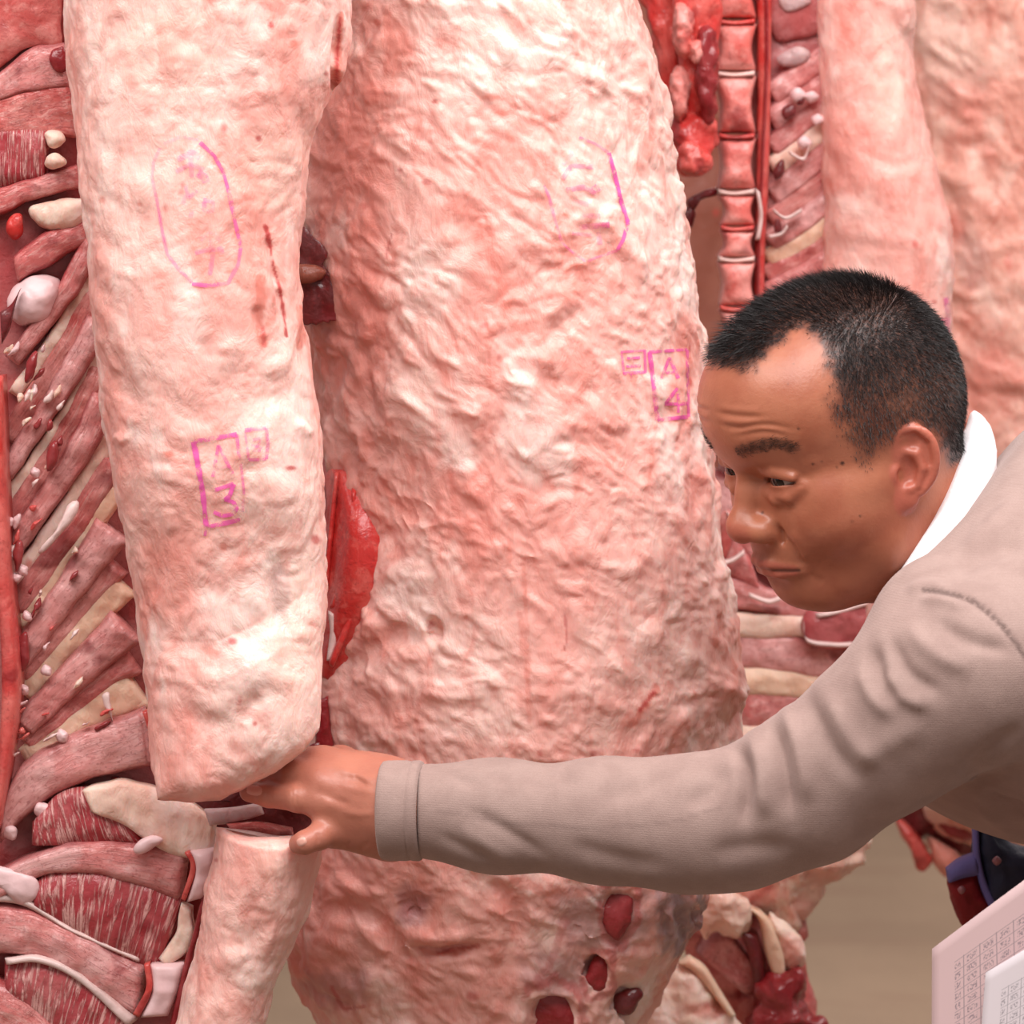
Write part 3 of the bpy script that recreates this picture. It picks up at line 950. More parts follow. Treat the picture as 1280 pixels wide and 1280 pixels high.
# below the cut
bandA('fat_seam', [(105, 992), (150, 985), (200, 1000), (240, 1016), (270, 1034)], [(112, 1010), (152, 1022), (200, 1050), (238, 1062), (266, 1062)], 'tallow', bulge=0.006, Y=0.018)
bandA('intercostal_muscle', [(40, 1032), (80, 1000), (120, 998), (160, 1022)], [(40, 1052), (84, 1048), (130, 1044), (180, 1050)], 'striated', bulge=0.012, Y=0.028)
pillow('fat_lump', [(168, 1058), (190, 1044), (204, 1050), (186, 1064), (170, 1066)], 0.010, M['cartilage'], A, 0.005, 0.006, N=32, R=6)
bandA('rib', [(-30, 1105), (40, 1068), (110, 1050), (180, 1054), (236, 1064)], [(-30, 1142), (45, 1096), (110, 1090), (170, 1104), (228, 1124)], 'rib_pale', bulge=0.018, end=14.0, Y=0.026)
strip('rib_end_rim', [(231, 1066), (238, 1084), (226, 1124)], [(237, 1064), (245, 1086), (232, 1126)], 0.008, M['blood'], A, 0.0012, 0.01, nu=20, nv=6)
strip('rib_cartilage', [(238, 1064), (244, 1088), (233, 1128)], [(270, 1060), (268, 1088), (256, 1122)], 0.010, M['cartilage'], A, 0.006, 0.012, nu=24, nv=10, end=3.0, rough=0.003)
bandA('intercostal_muscle', [(38, 1108), (70, 1095), (115, 1094), (170, 1106), (230, 1130)], [(42, 1134), (84, 1148), (120, 1166), (160, 1186), (205, 1202)], 'striated', bulge=0.020, Y=0.030)
strip('fat_seam', [(228, 1130), (222, 1170), (200, 1200)], [(238, 1134), (236, 1180), (206, 1208)], 0.018, M['tallow'], A, 0.006, 0.01, nu=24, nv=8)
strip('sinew', [(-20, 1112), (30, 1118), (90, 1156), (180, 1196)], [(-20, 1126), (30, 1132), (90, 1164), (178, 1204)], 0.024, M['sinew'], A, 0.007, 0.01)
bandA('rib', [(-40, 1128), (40, 1136), (100, 1164), (150, 1190), (186, 1204)], [(-40, 1186), (40, 1192), (90, 1212), (130, 1240), (172, 1268)], 'rib_pale', bulge=0.018, end=14.0, Y=0.026)
strip('rib_end_rim', [(180, 1206), (182, 1236), (166, 1268)], [(187, 1204), (190, 1238), (174, 1272)], 0.008, M['blood'], A, 0.0012, 0.01, nu=20, nv=6)
strip('rib_cartilage', [(188, 1206), (190, 1240), (176, 1272)], [(231, 1204), (222, 1240), (210, 1270)], 0.010, M['cartilage'], A, 0.006, 0.012, nu=24, nv=10, end=3.0, rough=0.003)
strip('red_seam', [(254, 1110), (240, 1170), (228, 1210), (210, 1290)], [(264, 1100), (252, 1160), (238, 1214), (226, 1290)], 0.012, M['deep'], A, 0.006, 0.01)
bandA('intercostal_muscle', [(6, 1206), (50, 1202), (110, 1226), (165, 1276)], [(6, 1236), (50, 1262), (100, 1310), (140, 1350)], 'striated', bulge=0.018, Y=0.030)
strip('sinew', [(6, 1198), (50, 1194), (100, 1216), (172, 1274)], [(8, 1206), (50, 1204), (100, 1228), (160, 1284)], 0.018, M['sinew'], A, 0.004, 0.008)
bandA('rib', [(-40, 1216), (20, 1236), (60, 1268), (120, 1350)], [(-40, 1300), (0, 1310), (40, 1340), (80, 1380)], 'rib', bulge=0.016, Y=0.026)
pillow('fat_lump', [(-20, 1080), (10, 1085), (44, 1098), (50, 1116), (30, 1130), (0, 1112), (-20, 1110)], 0.018, M['cartilage'], A, 0.006, 0.008)

# ------------------------------------------------------------------ carcass B (middle)
B = thing('beef_carcass', 'wide middle beef side stamped A 4, behind the sleeve of the man', 'carcass', tuple(W(640, 1560, 0.2)), HANG)
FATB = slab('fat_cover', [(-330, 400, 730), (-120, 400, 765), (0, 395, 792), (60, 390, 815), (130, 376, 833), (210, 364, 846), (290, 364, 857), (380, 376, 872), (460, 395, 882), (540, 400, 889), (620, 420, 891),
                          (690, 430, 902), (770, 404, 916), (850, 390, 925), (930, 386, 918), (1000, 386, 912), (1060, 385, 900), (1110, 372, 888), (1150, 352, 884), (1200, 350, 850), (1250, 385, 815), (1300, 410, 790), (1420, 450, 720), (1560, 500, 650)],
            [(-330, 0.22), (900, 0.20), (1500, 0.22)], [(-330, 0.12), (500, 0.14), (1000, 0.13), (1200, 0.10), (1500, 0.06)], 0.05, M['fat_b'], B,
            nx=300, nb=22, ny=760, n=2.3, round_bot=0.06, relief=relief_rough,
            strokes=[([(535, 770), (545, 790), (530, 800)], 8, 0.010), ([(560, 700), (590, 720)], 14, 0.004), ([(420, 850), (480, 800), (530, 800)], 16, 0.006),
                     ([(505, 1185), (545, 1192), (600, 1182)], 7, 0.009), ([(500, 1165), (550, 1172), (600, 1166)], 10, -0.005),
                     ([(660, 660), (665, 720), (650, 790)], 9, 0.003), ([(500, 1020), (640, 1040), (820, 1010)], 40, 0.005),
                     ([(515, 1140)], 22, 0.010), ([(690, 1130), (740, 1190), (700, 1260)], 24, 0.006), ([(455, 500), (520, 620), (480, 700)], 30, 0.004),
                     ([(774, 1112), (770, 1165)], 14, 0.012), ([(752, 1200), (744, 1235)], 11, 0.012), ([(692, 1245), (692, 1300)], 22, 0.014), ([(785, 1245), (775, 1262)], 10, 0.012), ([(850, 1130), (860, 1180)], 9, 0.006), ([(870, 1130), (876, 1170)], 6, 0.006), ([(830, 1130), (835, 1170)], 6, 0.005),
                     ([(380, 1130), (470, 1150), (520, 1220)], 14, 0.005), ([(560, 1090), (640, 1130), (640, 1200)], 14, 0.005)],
            marks=[('r', 'blob', 440, 200, 60, 120, 0.5), ('r', 'blob', 440, 420, 60, 150, 0.6), ('r', 'blob', 470, 580, 60, 110, 0.5), ('r', 'blob', 480, 40, 50, 60, 0.5),  # left side: red of thin fat, with shade from carcass A painted in
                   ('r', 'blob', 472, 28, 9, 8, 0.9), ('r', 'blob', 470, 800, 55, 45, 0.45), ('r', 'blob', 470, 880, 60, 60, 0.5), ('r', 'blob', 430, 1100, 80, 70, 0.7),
                   ('r', 'blob', 500, 1060, 130, 40, 0.6), ('r', 'blob', 560, 1200, 150, 80, 0.55), ('r', 'blob', 640, 1140, 90, 40, 0.55), ('r', 'blob', 440, 1210, 80, 60, 0.5), ('r', 'blob', 560, 250, 80, 60, 0.25),  # broad red at the foot also paints in its dimmer light
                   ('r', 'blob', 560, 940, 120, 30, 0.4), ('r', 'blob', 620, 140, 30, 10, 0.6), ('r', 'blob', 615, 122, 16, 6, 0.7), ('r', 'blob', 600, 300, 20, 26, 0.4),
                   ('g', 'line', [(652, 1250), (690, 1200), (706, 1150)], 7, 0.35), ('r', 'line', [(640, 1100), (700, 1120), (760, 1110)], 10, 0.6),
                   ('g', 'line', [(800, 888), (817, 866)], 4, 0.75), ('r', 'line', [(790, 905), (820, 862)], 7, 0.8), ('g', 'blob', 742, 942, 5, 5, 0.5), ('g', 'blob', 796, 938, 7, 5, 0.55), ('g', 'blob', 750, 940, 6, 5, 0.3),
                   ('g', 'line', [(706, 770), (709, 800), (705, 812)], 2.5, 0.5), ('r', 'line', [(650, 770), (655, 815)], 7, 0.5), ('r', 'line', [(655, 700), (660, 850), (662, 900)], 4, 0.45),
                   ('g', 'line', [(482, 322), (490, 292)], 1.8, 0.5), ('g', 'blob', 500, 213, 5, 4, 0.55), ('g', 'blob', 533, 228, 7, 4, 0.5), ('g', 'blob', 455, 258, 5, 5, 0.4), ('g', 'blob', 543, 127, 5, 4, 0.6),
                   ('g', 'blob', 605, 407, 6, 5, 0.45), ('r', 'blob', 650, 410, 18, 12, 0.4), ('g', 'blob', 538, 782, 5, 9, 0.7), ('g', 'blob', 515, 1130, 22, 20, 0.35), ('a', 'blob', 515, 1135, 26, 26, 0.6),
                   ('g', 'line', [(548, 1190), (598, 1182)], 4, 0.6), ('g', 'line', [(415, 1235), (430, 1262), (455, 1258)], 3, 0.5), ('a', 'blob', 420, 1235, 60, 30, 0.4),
                   ('r', 'blob', 470, 1150, 150, 110, 0.6), ('r', 'blob', 430, 1000, 90, 70, 0.5), ('r', 'blob', 600, 1240, 120, 60, 0.5), ('a', 'blob', 760, 1150, 90, 50, 0.55), ('a', 'blob', 700, 1220, 60, 50, 0.5), ('a', 'blob', 850, 1150, 44, 50, 0.85), ('g', 'blob', 590, 1245, 8, 7, 0.5),  # more red over the foot, its dimness put into the colour
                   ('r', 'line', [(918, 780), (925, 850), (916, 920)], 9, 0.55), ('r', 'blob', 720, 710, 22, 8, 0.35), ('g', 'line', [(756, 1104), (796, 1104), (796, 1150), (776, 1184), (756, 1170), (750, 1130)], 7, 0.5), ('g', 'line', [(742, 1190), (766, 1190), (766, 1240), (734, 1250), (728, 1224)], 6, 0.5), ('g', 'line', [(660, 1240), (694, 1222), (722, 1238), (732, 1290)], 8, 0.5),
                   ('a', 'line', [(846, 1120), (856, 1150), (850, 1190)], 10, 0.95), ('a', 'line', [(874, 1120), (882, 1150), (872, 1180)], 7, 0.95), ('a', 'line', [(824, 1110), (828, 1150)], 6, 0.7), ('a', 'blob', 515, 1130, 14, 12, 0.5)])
ink('oval_stamp', FATB, [
    ([(724, 172), (745, 180), (761, 191)], 4, 0.45), ([(761, 191), (768, 215), (776, 250), (785, 278)], 5.5, 0.95), ([(785, 278), (779, 300), (772, 312)], 5, 0.8),
    ([(772, 313), (745, 322), (733, 327), (715, 315), (702, 303)], 3.4, 0.4), ([(702, 303), (694, 275), (686, 245), (680, 232)], 4, 0.40),
    ([(704, 206), (716, 190)], 6, 0.25), ([(703, 224), (714, 207), (742, 209)], 6, 0.36), ([(708, 238), (730, 234), (746, 242)], 7, 0.35), ([(742, 232), (748, 240)], 8, 0.55),
    ([(716, 250), (736, 256)], 6, 0.22), ([(728, 270), (750, 270)], 6, 0.28), ([(724, 284), (750, 282), (762, 281)], 7, 0.5), ([(748, 290), (750, 306)], 6, 0.28), ([(715, 292), (740, 294)], 5, 0.25)],
    B, 'faded purple oval ink stamp on the middle side')
ink('grade_stamp', FATB, [
    ([(811, 440), (859, 437)], 4, 0.8), ([(812, 440), (816, 470), (818, 490), (822, 525)], 6, 0.95), ([(822, 525), (860, 521)], 5, 0.9), ([(859, 437), (860, 480), (861, 521)], 4, 0.65),
    ([(827, 473), (837, 447), (848, 473)], 4.4, 0.75), ([(831, 466), (846, 466)], 3.4, 0.6), ([(847, 485), (832, 505), (852, 505), (860, 504)], 4.4, 0.8), ([(848, 492), (848, 516)], 4, 0.7)],
    B, 'magenta boxed grade stamp reading A 4')
ink('number_stamp', FATB, [
    ([(776, 440), (807, 438)], 3, 0.6), ([(777, 440), (780, 467)], 3, 0.5), ([(779, 467), (807, 465)], 4, 0.75), ([(806, 438), (807, 466)], 4, 0.65),
    ([(784, 448), (800, 447)], 3.4, 0.8), ([(783, 458), (801, 457)], 4, 0.85), ([(789, 468), (789, 475)], 2.5, 0.6), ([(792, 448), (792, 456)], 2.2, 0.3)],
    B, 'small boxed stamp with two bars beside the A 4 stamp')
# dark patch painted as the cavity's shade, and red muscle edge between A and B
pillow('hollow_shade_patch', [(374, 290), (396, 296), (408, 318), (404, 334), (418, 352), (426, 385), (420, 404), (398, 402), (374, 398)], 0.120, M['dark'], B, 0.002, 0.06, wave=0.003, rough=0.003, n=4)
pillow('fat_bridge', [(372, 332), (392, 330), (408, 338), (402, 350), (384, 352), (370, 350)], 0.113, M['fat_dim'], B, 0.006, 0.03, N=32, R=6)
strip('muscle_edge', [(404, 560, .19), (400, 640, .19), (398, 720, .18), (396, 800, .18), (398, 860, .18)], [(432, 590, .135), (448, 660, .108), (442, 730, .105), (424, 800, .118), (410, 850, .13)], 0.085, M['blood'], B, 0.008, 0.03, nu=60, nv=16)
for a, b, y_ in (([(418, 590), (410, 660), (404, 740)], [(424, 590), (418, 660), (410, 740)], 0.135), ([(440, 610), (432, 690), (412, 760)], [(446, 612), (438, 700), (418, 765)], 0.124), ([(452, 690), (436, 760), (410, 830)], [(458, 694), (446, 765), (416, 836)], 0.118)):
    strip('muscle_cord', a, b, y_, M['blood'], B, 0.005, 0.012, nu=30, nv=8)
strip('sinew', [(410, 764), (412, 790), (408, 826)], [(428, 766), (426, 790), (414, 826)], 0.124, M['sinew'], B, 0.005, 0.02)
strip('hollow_seam', [(392, 880), (394, 910), (394, 940)], [(410, 870), (413, 905), (418, 940)], 0.13, M['deep'], B, 0.004, 0.03)
# open red muscle among the grey fat at its foot
bvB = bvh_of(FATB.data)
def hole(pts, mat='deep'):
    c = np.mean(pts, 0)
    h = shoot(bvB, *c)
    pillow('exposed_muscle', pts, float(h[0][1]) - 0.003, M[mat], B, 0.007, 0.02, wave=0.0015)
hole([(758, 1118), (774, 1106), (792, 1118), (790, 1146), (776, 1178), (760, 1168), (752, 1140)])
hole([(742, 1196), (758, 1190), (764, 1212), (756, 1238), (736, 1244), (730, 1226)])
hole([(672, 1238), (696, 1228), (716, 1240), (726, 1268), (716, 1300), (680, 1306), (656, 1280), (660, 1254)])
hole([(770, 1244), (796, 1234), (804, 1244), (786, 1268), (768, 1262)], 'dark')

# ------------------------------------------------------------------ carcass C (behind the man's head): spine, ribs, fat
C = thing('beef_carcass', 'beef side behind the head of the man, red backbone and ribs facing out', 'carcass', tuple(W(960, 1420, 0.6)), HANG)
YC = 0.56
FC = slab('fat_cover', [(-330, 1000, 1140), (-100, 1010, 1142), (0, 1020, 1142), (80, 1025, 1143), (150, 1030, 1152), (230, 1030, 1178), (330, 1025, 1188), (420, 1020, 1190), (520, 1030, 1188), (620, 1064, 1184), (800, 1072, 1160), (950, 1040, 1130), (1080, 950, 1060)],
     YC, 0.045, 0.04, M['fat'], C, nx=110, nb=14, ny=300, n=2.3, relief=relief_smooth, round_bot=0.1,
     marks=[('r', 'blob', 1110, 370, 40, 30, 0.3), ('r', 'blob', 1060, 60, 20, 60, 0.35), ('r', 'blob', 1090, 300, 60, 40, 0.25), ('g', 'blob', 1168, 376, 5, 3, 0.7), ('g', 'blob', 1160, 365, 3, 3, 0.6), ('r', 'blob', 1120, 20, 20, 14, 0.3), ('b', 'blob', 1110, 100, 30, 80, 0.35)])
ink('side_stamp', FC, [([(1182, 372), (1186, 400), (1184, 440)], 6, 0.55), ([(1176, 400), (1186, 402)], 8, 0.4), ([(1180, 425), (1188, 428), (1178, 440)], 7, 0.55)], C, 'purple stamp on the outer edge')
slab('cavity_lining', [(-330, 925, 1060), (0, 930, 1075), (200, 930, 1075), (330, 925, 1075), (500, 900, 1060), (760, 890, 1080), (950, 890, 1060), (1080, 890, 1000)],
     YC + 0.02, 0.02, 0.03, M['rib_pale'], C, nx=60, nb=10, ny=160, relief=lambda P: 0.003 * fbm(P * 40, 2))
cuts = [-120, -42, 27, 92, 170, 240, 285, 324, 385, 440, 500, 560]
for k, (a, b) in enumerate(zip(cuts[:-1], cuts[1:])):
    l = lambda y: 892 + 8 * min(max(y, 0), 250) / 250 + (2 * math.sin(y * 0.05))
    r = lambda y: 944 - 1 * min(max(y, 0), 250) / 250
    m = (a + b) / 2
    strip('vertebra', [(l(a) - 2, a + 3), (l(m) + 4, m), (l(b) - 2, b - 3)], [(r(a) + 2, a + 3), (r(m) - 4, m), (r(b) + 2, b - 3)], YC - 0.02, M['vert'], C, 0.018, 0.02, nu=24, nv=16, n=3, end=3.5, rough=0.003, rs=50)
    strip('disc', [(l(b) - 1, b - 4), (918, b - 1), (r(b), b - 4)], [(l(b) - 1, b + 3), (918, b + 5), (r(b), b + 3)], YC - 0.030, M['disc'] if k % 2 == 0 else M['blood'], C, 0.005, 0.01, nu=20, nv=6)
strip('spinal_canal', [(944, -120), (946, 60), (945, 200), (942, 330), (944, 420)], [(966, -120), (964, 60), (962, 200), (956, 330), (956, 420)], YC - 0.012, M['blood'], C, 0.010, 0.02, nu=60)
strip('spinal_seam', [(952, -120), (956, 60), (951, 200), (946, 330), (946, 420)], [(957, -120), (961, 60), (955, 200), (950, 330), (950, 420)], YC - 0.024, M['deep'], C, 0.004, 0.01, nu=60, nv=6)
strip('sinew', [(944, 235), (948, 270), (944, 300)], [(950, 240), (954, 270), (950, 300)], YC - 0.03, M['sinew'], C, 0.004, 0.006)
pillow('muscle', [(962, -60), (1020, -80), (1046, -10), (1040, 30), (1000, 50), (964, 40)], YC - 0.002, M['rib_pale'], C, 0.010, 0.01)
pillow('bruise', [(976, -6), (1002, -12), (1014, 2), (996, 14), (980, 12)], YC - 0.012, M['grey'], C, 0.004, 0.006)
pillow('bruise', [(972, 72), (996, 58), (1012, 66), (1002, 78), (978, 82)], YC - 0.012, M['grey'], C, 0.004, 0.006)
crib = [('rib', (1046, 62), (1006, 88), (962, 120), 30, 'rib_pale'), ('intercostal_muscle', (1052, 92), (1010, 118), (962, 152), 24, 'rib_pale'),
        ('rib', (1058, 118), (1012, 146), (962, 186), 26, 'rib'), ('fat_seam', (1060, 144), (1016, 172), (964, 212), 20, 'tallow'),
        ('rib', (1066, 164), (1016, 204), (964, 246), 28, 'rib_pale'), ('intercostal_muscle', (1068, 192), (1018, 234), (962, 276), 20, 'muscle'),
        ('rib', (1066, 216), (1020, 262), (960, 304), 28, 'rib_pale'), ('fat_seam', (1070, 240), (1026, 288), (958, 326), 20, 'yellow'),
        ('intercostal_muscle', (1066, 262), (1020, 310), (956, 346), 20, 'muscle'), ('rib', (1070, 288), (1022, 330), (956, 366), 24, 'rib'), ('fat_seam', (1066, 314), (1024, 352), (956, 386), 24, 'yellow'),
        ('rib', (1066, 346), (1020, 380), (950, 410), 30, 'rib')]
for nm, a, b, c, w, mt in crib:
    pts = np.array([a, b, c], float); d = pts[-1] - pts[0]; nr = np.array([-d[1], d[0]]) / np.linalg.norm(d) * w / 2
    strip(nm, (pts + nr).tolist(), (pts - nr).tolist(), YC - 0.004, M[mt], C, 0.012 if nm == 'rib' else 0.007, 0.012, nu=36, end=5.0)
for x, y in ((1022, 148), (1040, 160), (1005, 178), (998, 118), (1015, 120)):
    pillow('fat_bead', [(x - 9, y), (x, y - 7), (x + 9, y + 2), (x - 2, y + 9)], YC - 0.02, M['cartilage'], C, 0.006, 0.006, N=20, R=6)
for pts in ([(978, 138), (990, 132), (994, 142), (982, 150)], [(998, 124), (1004, 122), (1004, 130), (998, 130)], [(968, 212), (978, 200), (980, 214), (970, 224)], [(966, 278), (974, 272), (978, 288), (968, 292)], [(1010, 118), (1016, 116), (1016, 124), (1010, 124)]):
    pillow('blood_spot', pts, YC - 0.022, M['dark'], C, 0.003, 0.005, N=20, R=5)
for a in ([(960, 296), (976, 292), (984, 282)], [(966, 262), (982, 272), (1002, 262)], [(986, 190), (1004, 198), (1012, 178)], [(1068, 200), (1074, 240), (1070, 300)]):
    a = np.array(a, float)
    strip('sinew', (a + (0, -2)).tolist(), (a + (1, 3)).tolist(), YC - 0.022, M['sinew'], C, 0.003, 0.004, nu=16, nv=6)
# lower ribs, seen under the man's chin
low = [('rib', [(885, 590), (905, 596), (935, 640), (980, 690)], [(885, 680), (905, 672), (930, 690), (970, 730)], 'rib_pale'),
       ('muscle', [(890, 676), (910, 672), (940, 700)], [(895, 712), (915, 716), (950, 735)], 'rib'),
       ('rib', [(895, 716), (930, 722), (990, 745), (1080, 760)], [(905, 760), (935, 762), (990, 772), (1080, 790)], 'rib_pale'),
       ('fat_seam', [(905, 768), (950, 772), (1010, 770), (1060, 772)], [(910, 792), (950, 794), (1010, 792), (1060, 794)], 'tallow'),
       ('rib', [(915, 795), (970, 793), (1020, 800), (1062, 808)], [(918, 834), (970, 838), (1020, 846), (1052, 850)], 'rib_pale'),
       ('fat_seam', [(915, 838), (970, 840), (1020, 848), (1058, 852)], [(918, 864), (960, 866), (1010, 870), (1050, 880)], 'yellow'),
       ('rib', [(918, 866), (950, 862), (985, 864), (1002, 872)], [(918, 906), (950, 908), (980, 902), (996, 890)], 'rib'),
       ('fat_seam', [(912, 906), (960, 908), (1010, 892)], [(912, 926), (955, 930), (1000, 920)], 'tallow'),
       ('muscle', [(905, 924), (955, 926), (1000, 916)], [(905, 980), (955, 990), (1000, 990)], 'blood')]
for nm, a, b, mt in low:
    strip(nm, a, b, YC - 0.008, M[mt], C, 0.012, 0.015, nu=36, end=8.0)
pillow('muscle', [(1004, 772), (1030, 752), (1098, 744), (1102, 800), (1060, 812), (1010, 804)], YC - 0.022, M['striated'], C, 0.010, 0.01)
for a in ([(1004, 776), (1008, 800), (1040, 806), (1066, 806)], [(1020, 770), (1050, 764), (1090, 752)], [(936, 744), (960, 752), (975, 748)], [(908, 640), (916, 652), (930, 655)], [(900, 705), (916, 700), (930, 690)]):
    a = np.array(a, float)
    strip('sinew', (a + (0, -3)).tolist(), (a + (1, 3)).tolist(), YC - 0.03, M['sinew'], C, 0.003, 0.004, nu=20, nv=6)
pillow('blood_clot', [(900, 650), (912, 640), (920, 660), (912, 690), (902, 700)], YC - 0.022, M['muscle'], C, 0.006, 0.006, N=28, R=6)
# neck end under the sleeve
YN = 0.54
pillow('neck_core', [(856, 1090), (930, 1080), (1000, 1100), (1006, 1160), (1004, 1210), (1024, 1270), (1010, 1340), (880, 1340), (870, 1240), (852, 1180)], YN, M['muscle'], C, 0.02, 0.05, rough=0.005, R=14, N=90)
pillow('neck_fat', [(880, 1060), (950, 1050), (1020, 1040), (1082, 1046), (1086, 1062), (1072, 1084), (1040, 1100), (1012, 1136), (990, 1162), (950, 1150), (900, 1130)], YN, M['tallow'], C, 0.04, 0.05, rough=0.006, rs=40, R=20, N=100, wave=0.004,
       marks=[('r', 'blob', 950, 1110, 40, 30, 0.7), ('g', 'line', [(935, 1130), (965, 1105), (1000, 1085)], 7, 0.45), ('r', 'blob', 1010, 1090, 40, 20, 0.3), ('r', 'blob', 1000, 1140, 20, 22, 0.5)])
pillow('neck_lobe', [(872, 1112), (900, 1106), (930, 1120), (936, 1150), (926, 1172), (900, 1164), (880, 1176), (868, 1150)], YN - 0.06, M['tallow'], C, 0.02, 0.03, rough=0.005, rs=50, R=16, N=80)
strip('neck_bone', [(870, 1190), (884, 1170), (912, 1164)], [(932, 1244), (946, 1240), (952, 1214)], YN - 0.03, M['rib'], C, 0.012, 0.03, nu=24, nv=16)
strip('neck_seam', [(922, 1160), (934, 1190), (946, 1240)], [(948, 1168), (956, 1200), (956, 1244)], YN - 0.05, M['dark'], C, 0.010, 0.02)
strip('yellow_cord', [(930, 1130), (948, 1150), (956, 1190), (966, 1220)], [(952, 1140), (966, 1156), (980, 1190), (982, 1222)], YN - 0.055, M['yellow'], C, 0.008, 0.012)
pillow('neck_lobe', [(962, 1140), (984, 1160), (1000, 1176), (1006, 1198), (994, 1214), (978, 1206), (966, 1180)], YN - 0.045, M['tallow'], C, 0.016, 0.02, rough=0.004, marks=[('r', 'blob', 990, 1190, 20, 24, 0.6)])
pillow('neck_meat', [(946, 1230), (970, 1214), (1000, 1206), (1006, 1226), (1000, 1246), (1012, 1268), (1034, 1280), (1040, 1320), (960, 1330), (930, 1290), (944, 1260)], YN - 0.05, M['deep'], C, 0.03, 0.04, rough=0.006, rs=50, R=18, N=90, wave=0.003)
pillow('neck_lobe', [(800, 1220), (846, 1206), (872, 1216), (890, 1240), (918, 1270), (930, 1320), (850, 1340), (780, 1320), (784, 1260)], YN - 0.10, M['tallow'], C, 0.03, 0.04, rough=0.006, rs=45, R=18, N=90, marks=[('r', 'blob', 880, 1262, 26, 14, 0.7), ('g', 'blob', 884, 1256, 6, 5, 0.5), ('g', 'blob', 900, 1268, 5, 5, 0.5)])
strip('yellow_cord', [(848, 1204), (866, 1214), (888, 1240), (912, 1272)], [(862, 1196), (882, 1210), (900, 1238), (920, 1270)], YN - 0.115, M['yellow'], C, 0.006, 0.01)
# kidney fat hanging beside the backbone
KF = [([(790, -60), (830, -70), (856, -40), (858, 40), (852, 120), (836, 140), (818, 60)], 'blood', -0.03), ([(840, -60), (890, -70), (900, 0), (896, 80), (880, 150), (858, 140), (848, 60)], 'blood', -0.055),
      ([(842, 10), (862, 6), (868, 40), (858, 70), (844, 56)], 'vert', -0.07), ([(838, 90), (856, 84), (864, 120), (852, 156), (838, 140)], 'vert', -0.065),
      ([(872, 40), (892, 36), (898, 90), (890, 150), (876, 140), (868, 90)], 'deep', -0.07), ([(840, 150), (864, 140), (894, 150), (896, 180), (880, 206), (862, 220), (846, 206), (838, 180)], 'blood', -0.06),
      ([(850, 186), (866, 180), (884, 190), (884, 210), (868, 220), (852, 212)], 'blood', -0.075), ([(860, 54), (874, 50), (878, 70), (868, 80)], 'vert', -0.075)]
for pts, mt, dy in KF:
    pillow('kidney_fat', pts, YC + dy, M[mt], C, 0.016, 0.02, rough=0.004, rs=60, R=12, N=56)
for pts in ([(858, 250), (874, 240), (896, 234), (898, 244), (874, 252), (866, 262)], [(856, 264), (864, 260), (870, 270), (864, 284), (856, 280)]):
    pillow('blood_spot', pts, YC + 0.0, M['dark'], C, 0.005, 0.01, N=24, R=6)

# ------------------------------------------------------------------ carcass D (far right) and E (behind, in the gap)
D = thing('beef_carcass', 'far right beef side, plain dull pink fat above the shoulder of the man', 'carcass', tuple(W(1290, 1100, 0.95)), HANG)
YD = 0.95
slab('fat_cover', [(-330, 1090, 1450), (0, 1095, 1450), (200, 1100, 1460), (400, 1105, 1470), (600, 1110, 1470), (800, 1115, 1440), (960, 1130, 1380), (1060, 1160, 1300)],
     YD, 0.12, 0.06, M['fat_far'], D, nx=150, nb=14, ny=320, n=2.3, relief=relief_rough, round_bot=0.12,
     marks=[('g', 'blob', 1203, 28, 7, 7, 0.5), ('r', 'blob', 1200, 120, 50, 40, 0.45), ('r', 'blob', 1195, 280, 14, 20, 0.6), ('r', 'blob', 1260, 330, 6, 16, 0.6), ('r', 'blob', 1230, 460, 60, 50, 0.35), ('a', 'blob', 1215, 330, 26, 40, 0.25)])
pillow('neck_end', [(1110, 990), (1150, 985), (1190, 980), (1230, 990), (1240, 1040), (1226, 1080), (1190, 1060), (1160, 1050), (1132, 1040)], YD - 0.02, M['dark'], D, 0.04, 0.05, rough=0.006, R=16, N=80)
pillow('neck_fat', [(1118, 1020), (1136, 1030), (1152, 1050), (1164, 1072), (1156, 1088), (1146, 1084), (1138, 1060), (1124, 1042)], YD - 0.05, M['blood'], D, 0.015, 0.02)
pillow('neck_fat', [(1160, 1046), (1182, 1056), (1200, 1072), (1196, 1096), (1182, 1096), (1168, 1078)], YD - 0.05, M['fat_far'], D, 0.015, 0.02, marks=[('r', 'blob', 1176, 1075, 30, 40, 0.6)])
pillow('neck_lobe', [(1170, 1004), (1200, 1000), (1220, 1016), (1214, 1050), (1190, 1046), (1172, 1030)], YD - 0.06, M['deep'], D, 0.015, 0.02)
pillow('neck_lobe', [(1176, 990), (1196, 986), (1206, 1006), (1196, 1018), (1180, 1014)], YD - 0.07, M['tallow'], D, 0.010, 0.02)

E = thing('beef_carcass', 'dull brown beef side far back in the gap left of the red backbone', 'carcass', tuple(W(800, 1000, 1.7)), HANG)
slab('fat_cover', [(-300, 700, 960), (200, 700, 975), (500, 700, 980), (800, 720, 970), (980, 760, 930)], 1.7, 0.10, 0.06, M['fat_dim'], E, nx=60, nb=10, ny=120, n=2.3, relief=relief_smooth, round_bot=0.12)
# ------------------------------------------------------------------ distance-field modelling for the man
def smin(a, b, k):
    h = np.clip(0.5 + 0.5 * (b - a) / k, 0, 1)
    return b * (1 - h) + a * h - k * h * (1 - h)

def smax(a, b, k):
    return -smin(-a, -b, k)

def ell(P, c, r, R=None):
    q = P - np.asarray(c, float)
    if R is not None:
        q = q @ R
    r = np.asarray(r, float)
    k0 = np.linalg.norm(q / r, axis=1)
    k1 = np.linalg.norm(q / (r * r), axis=1)
    return k0 * (k0 - 1) / np.maximum(k1, 1e-9)

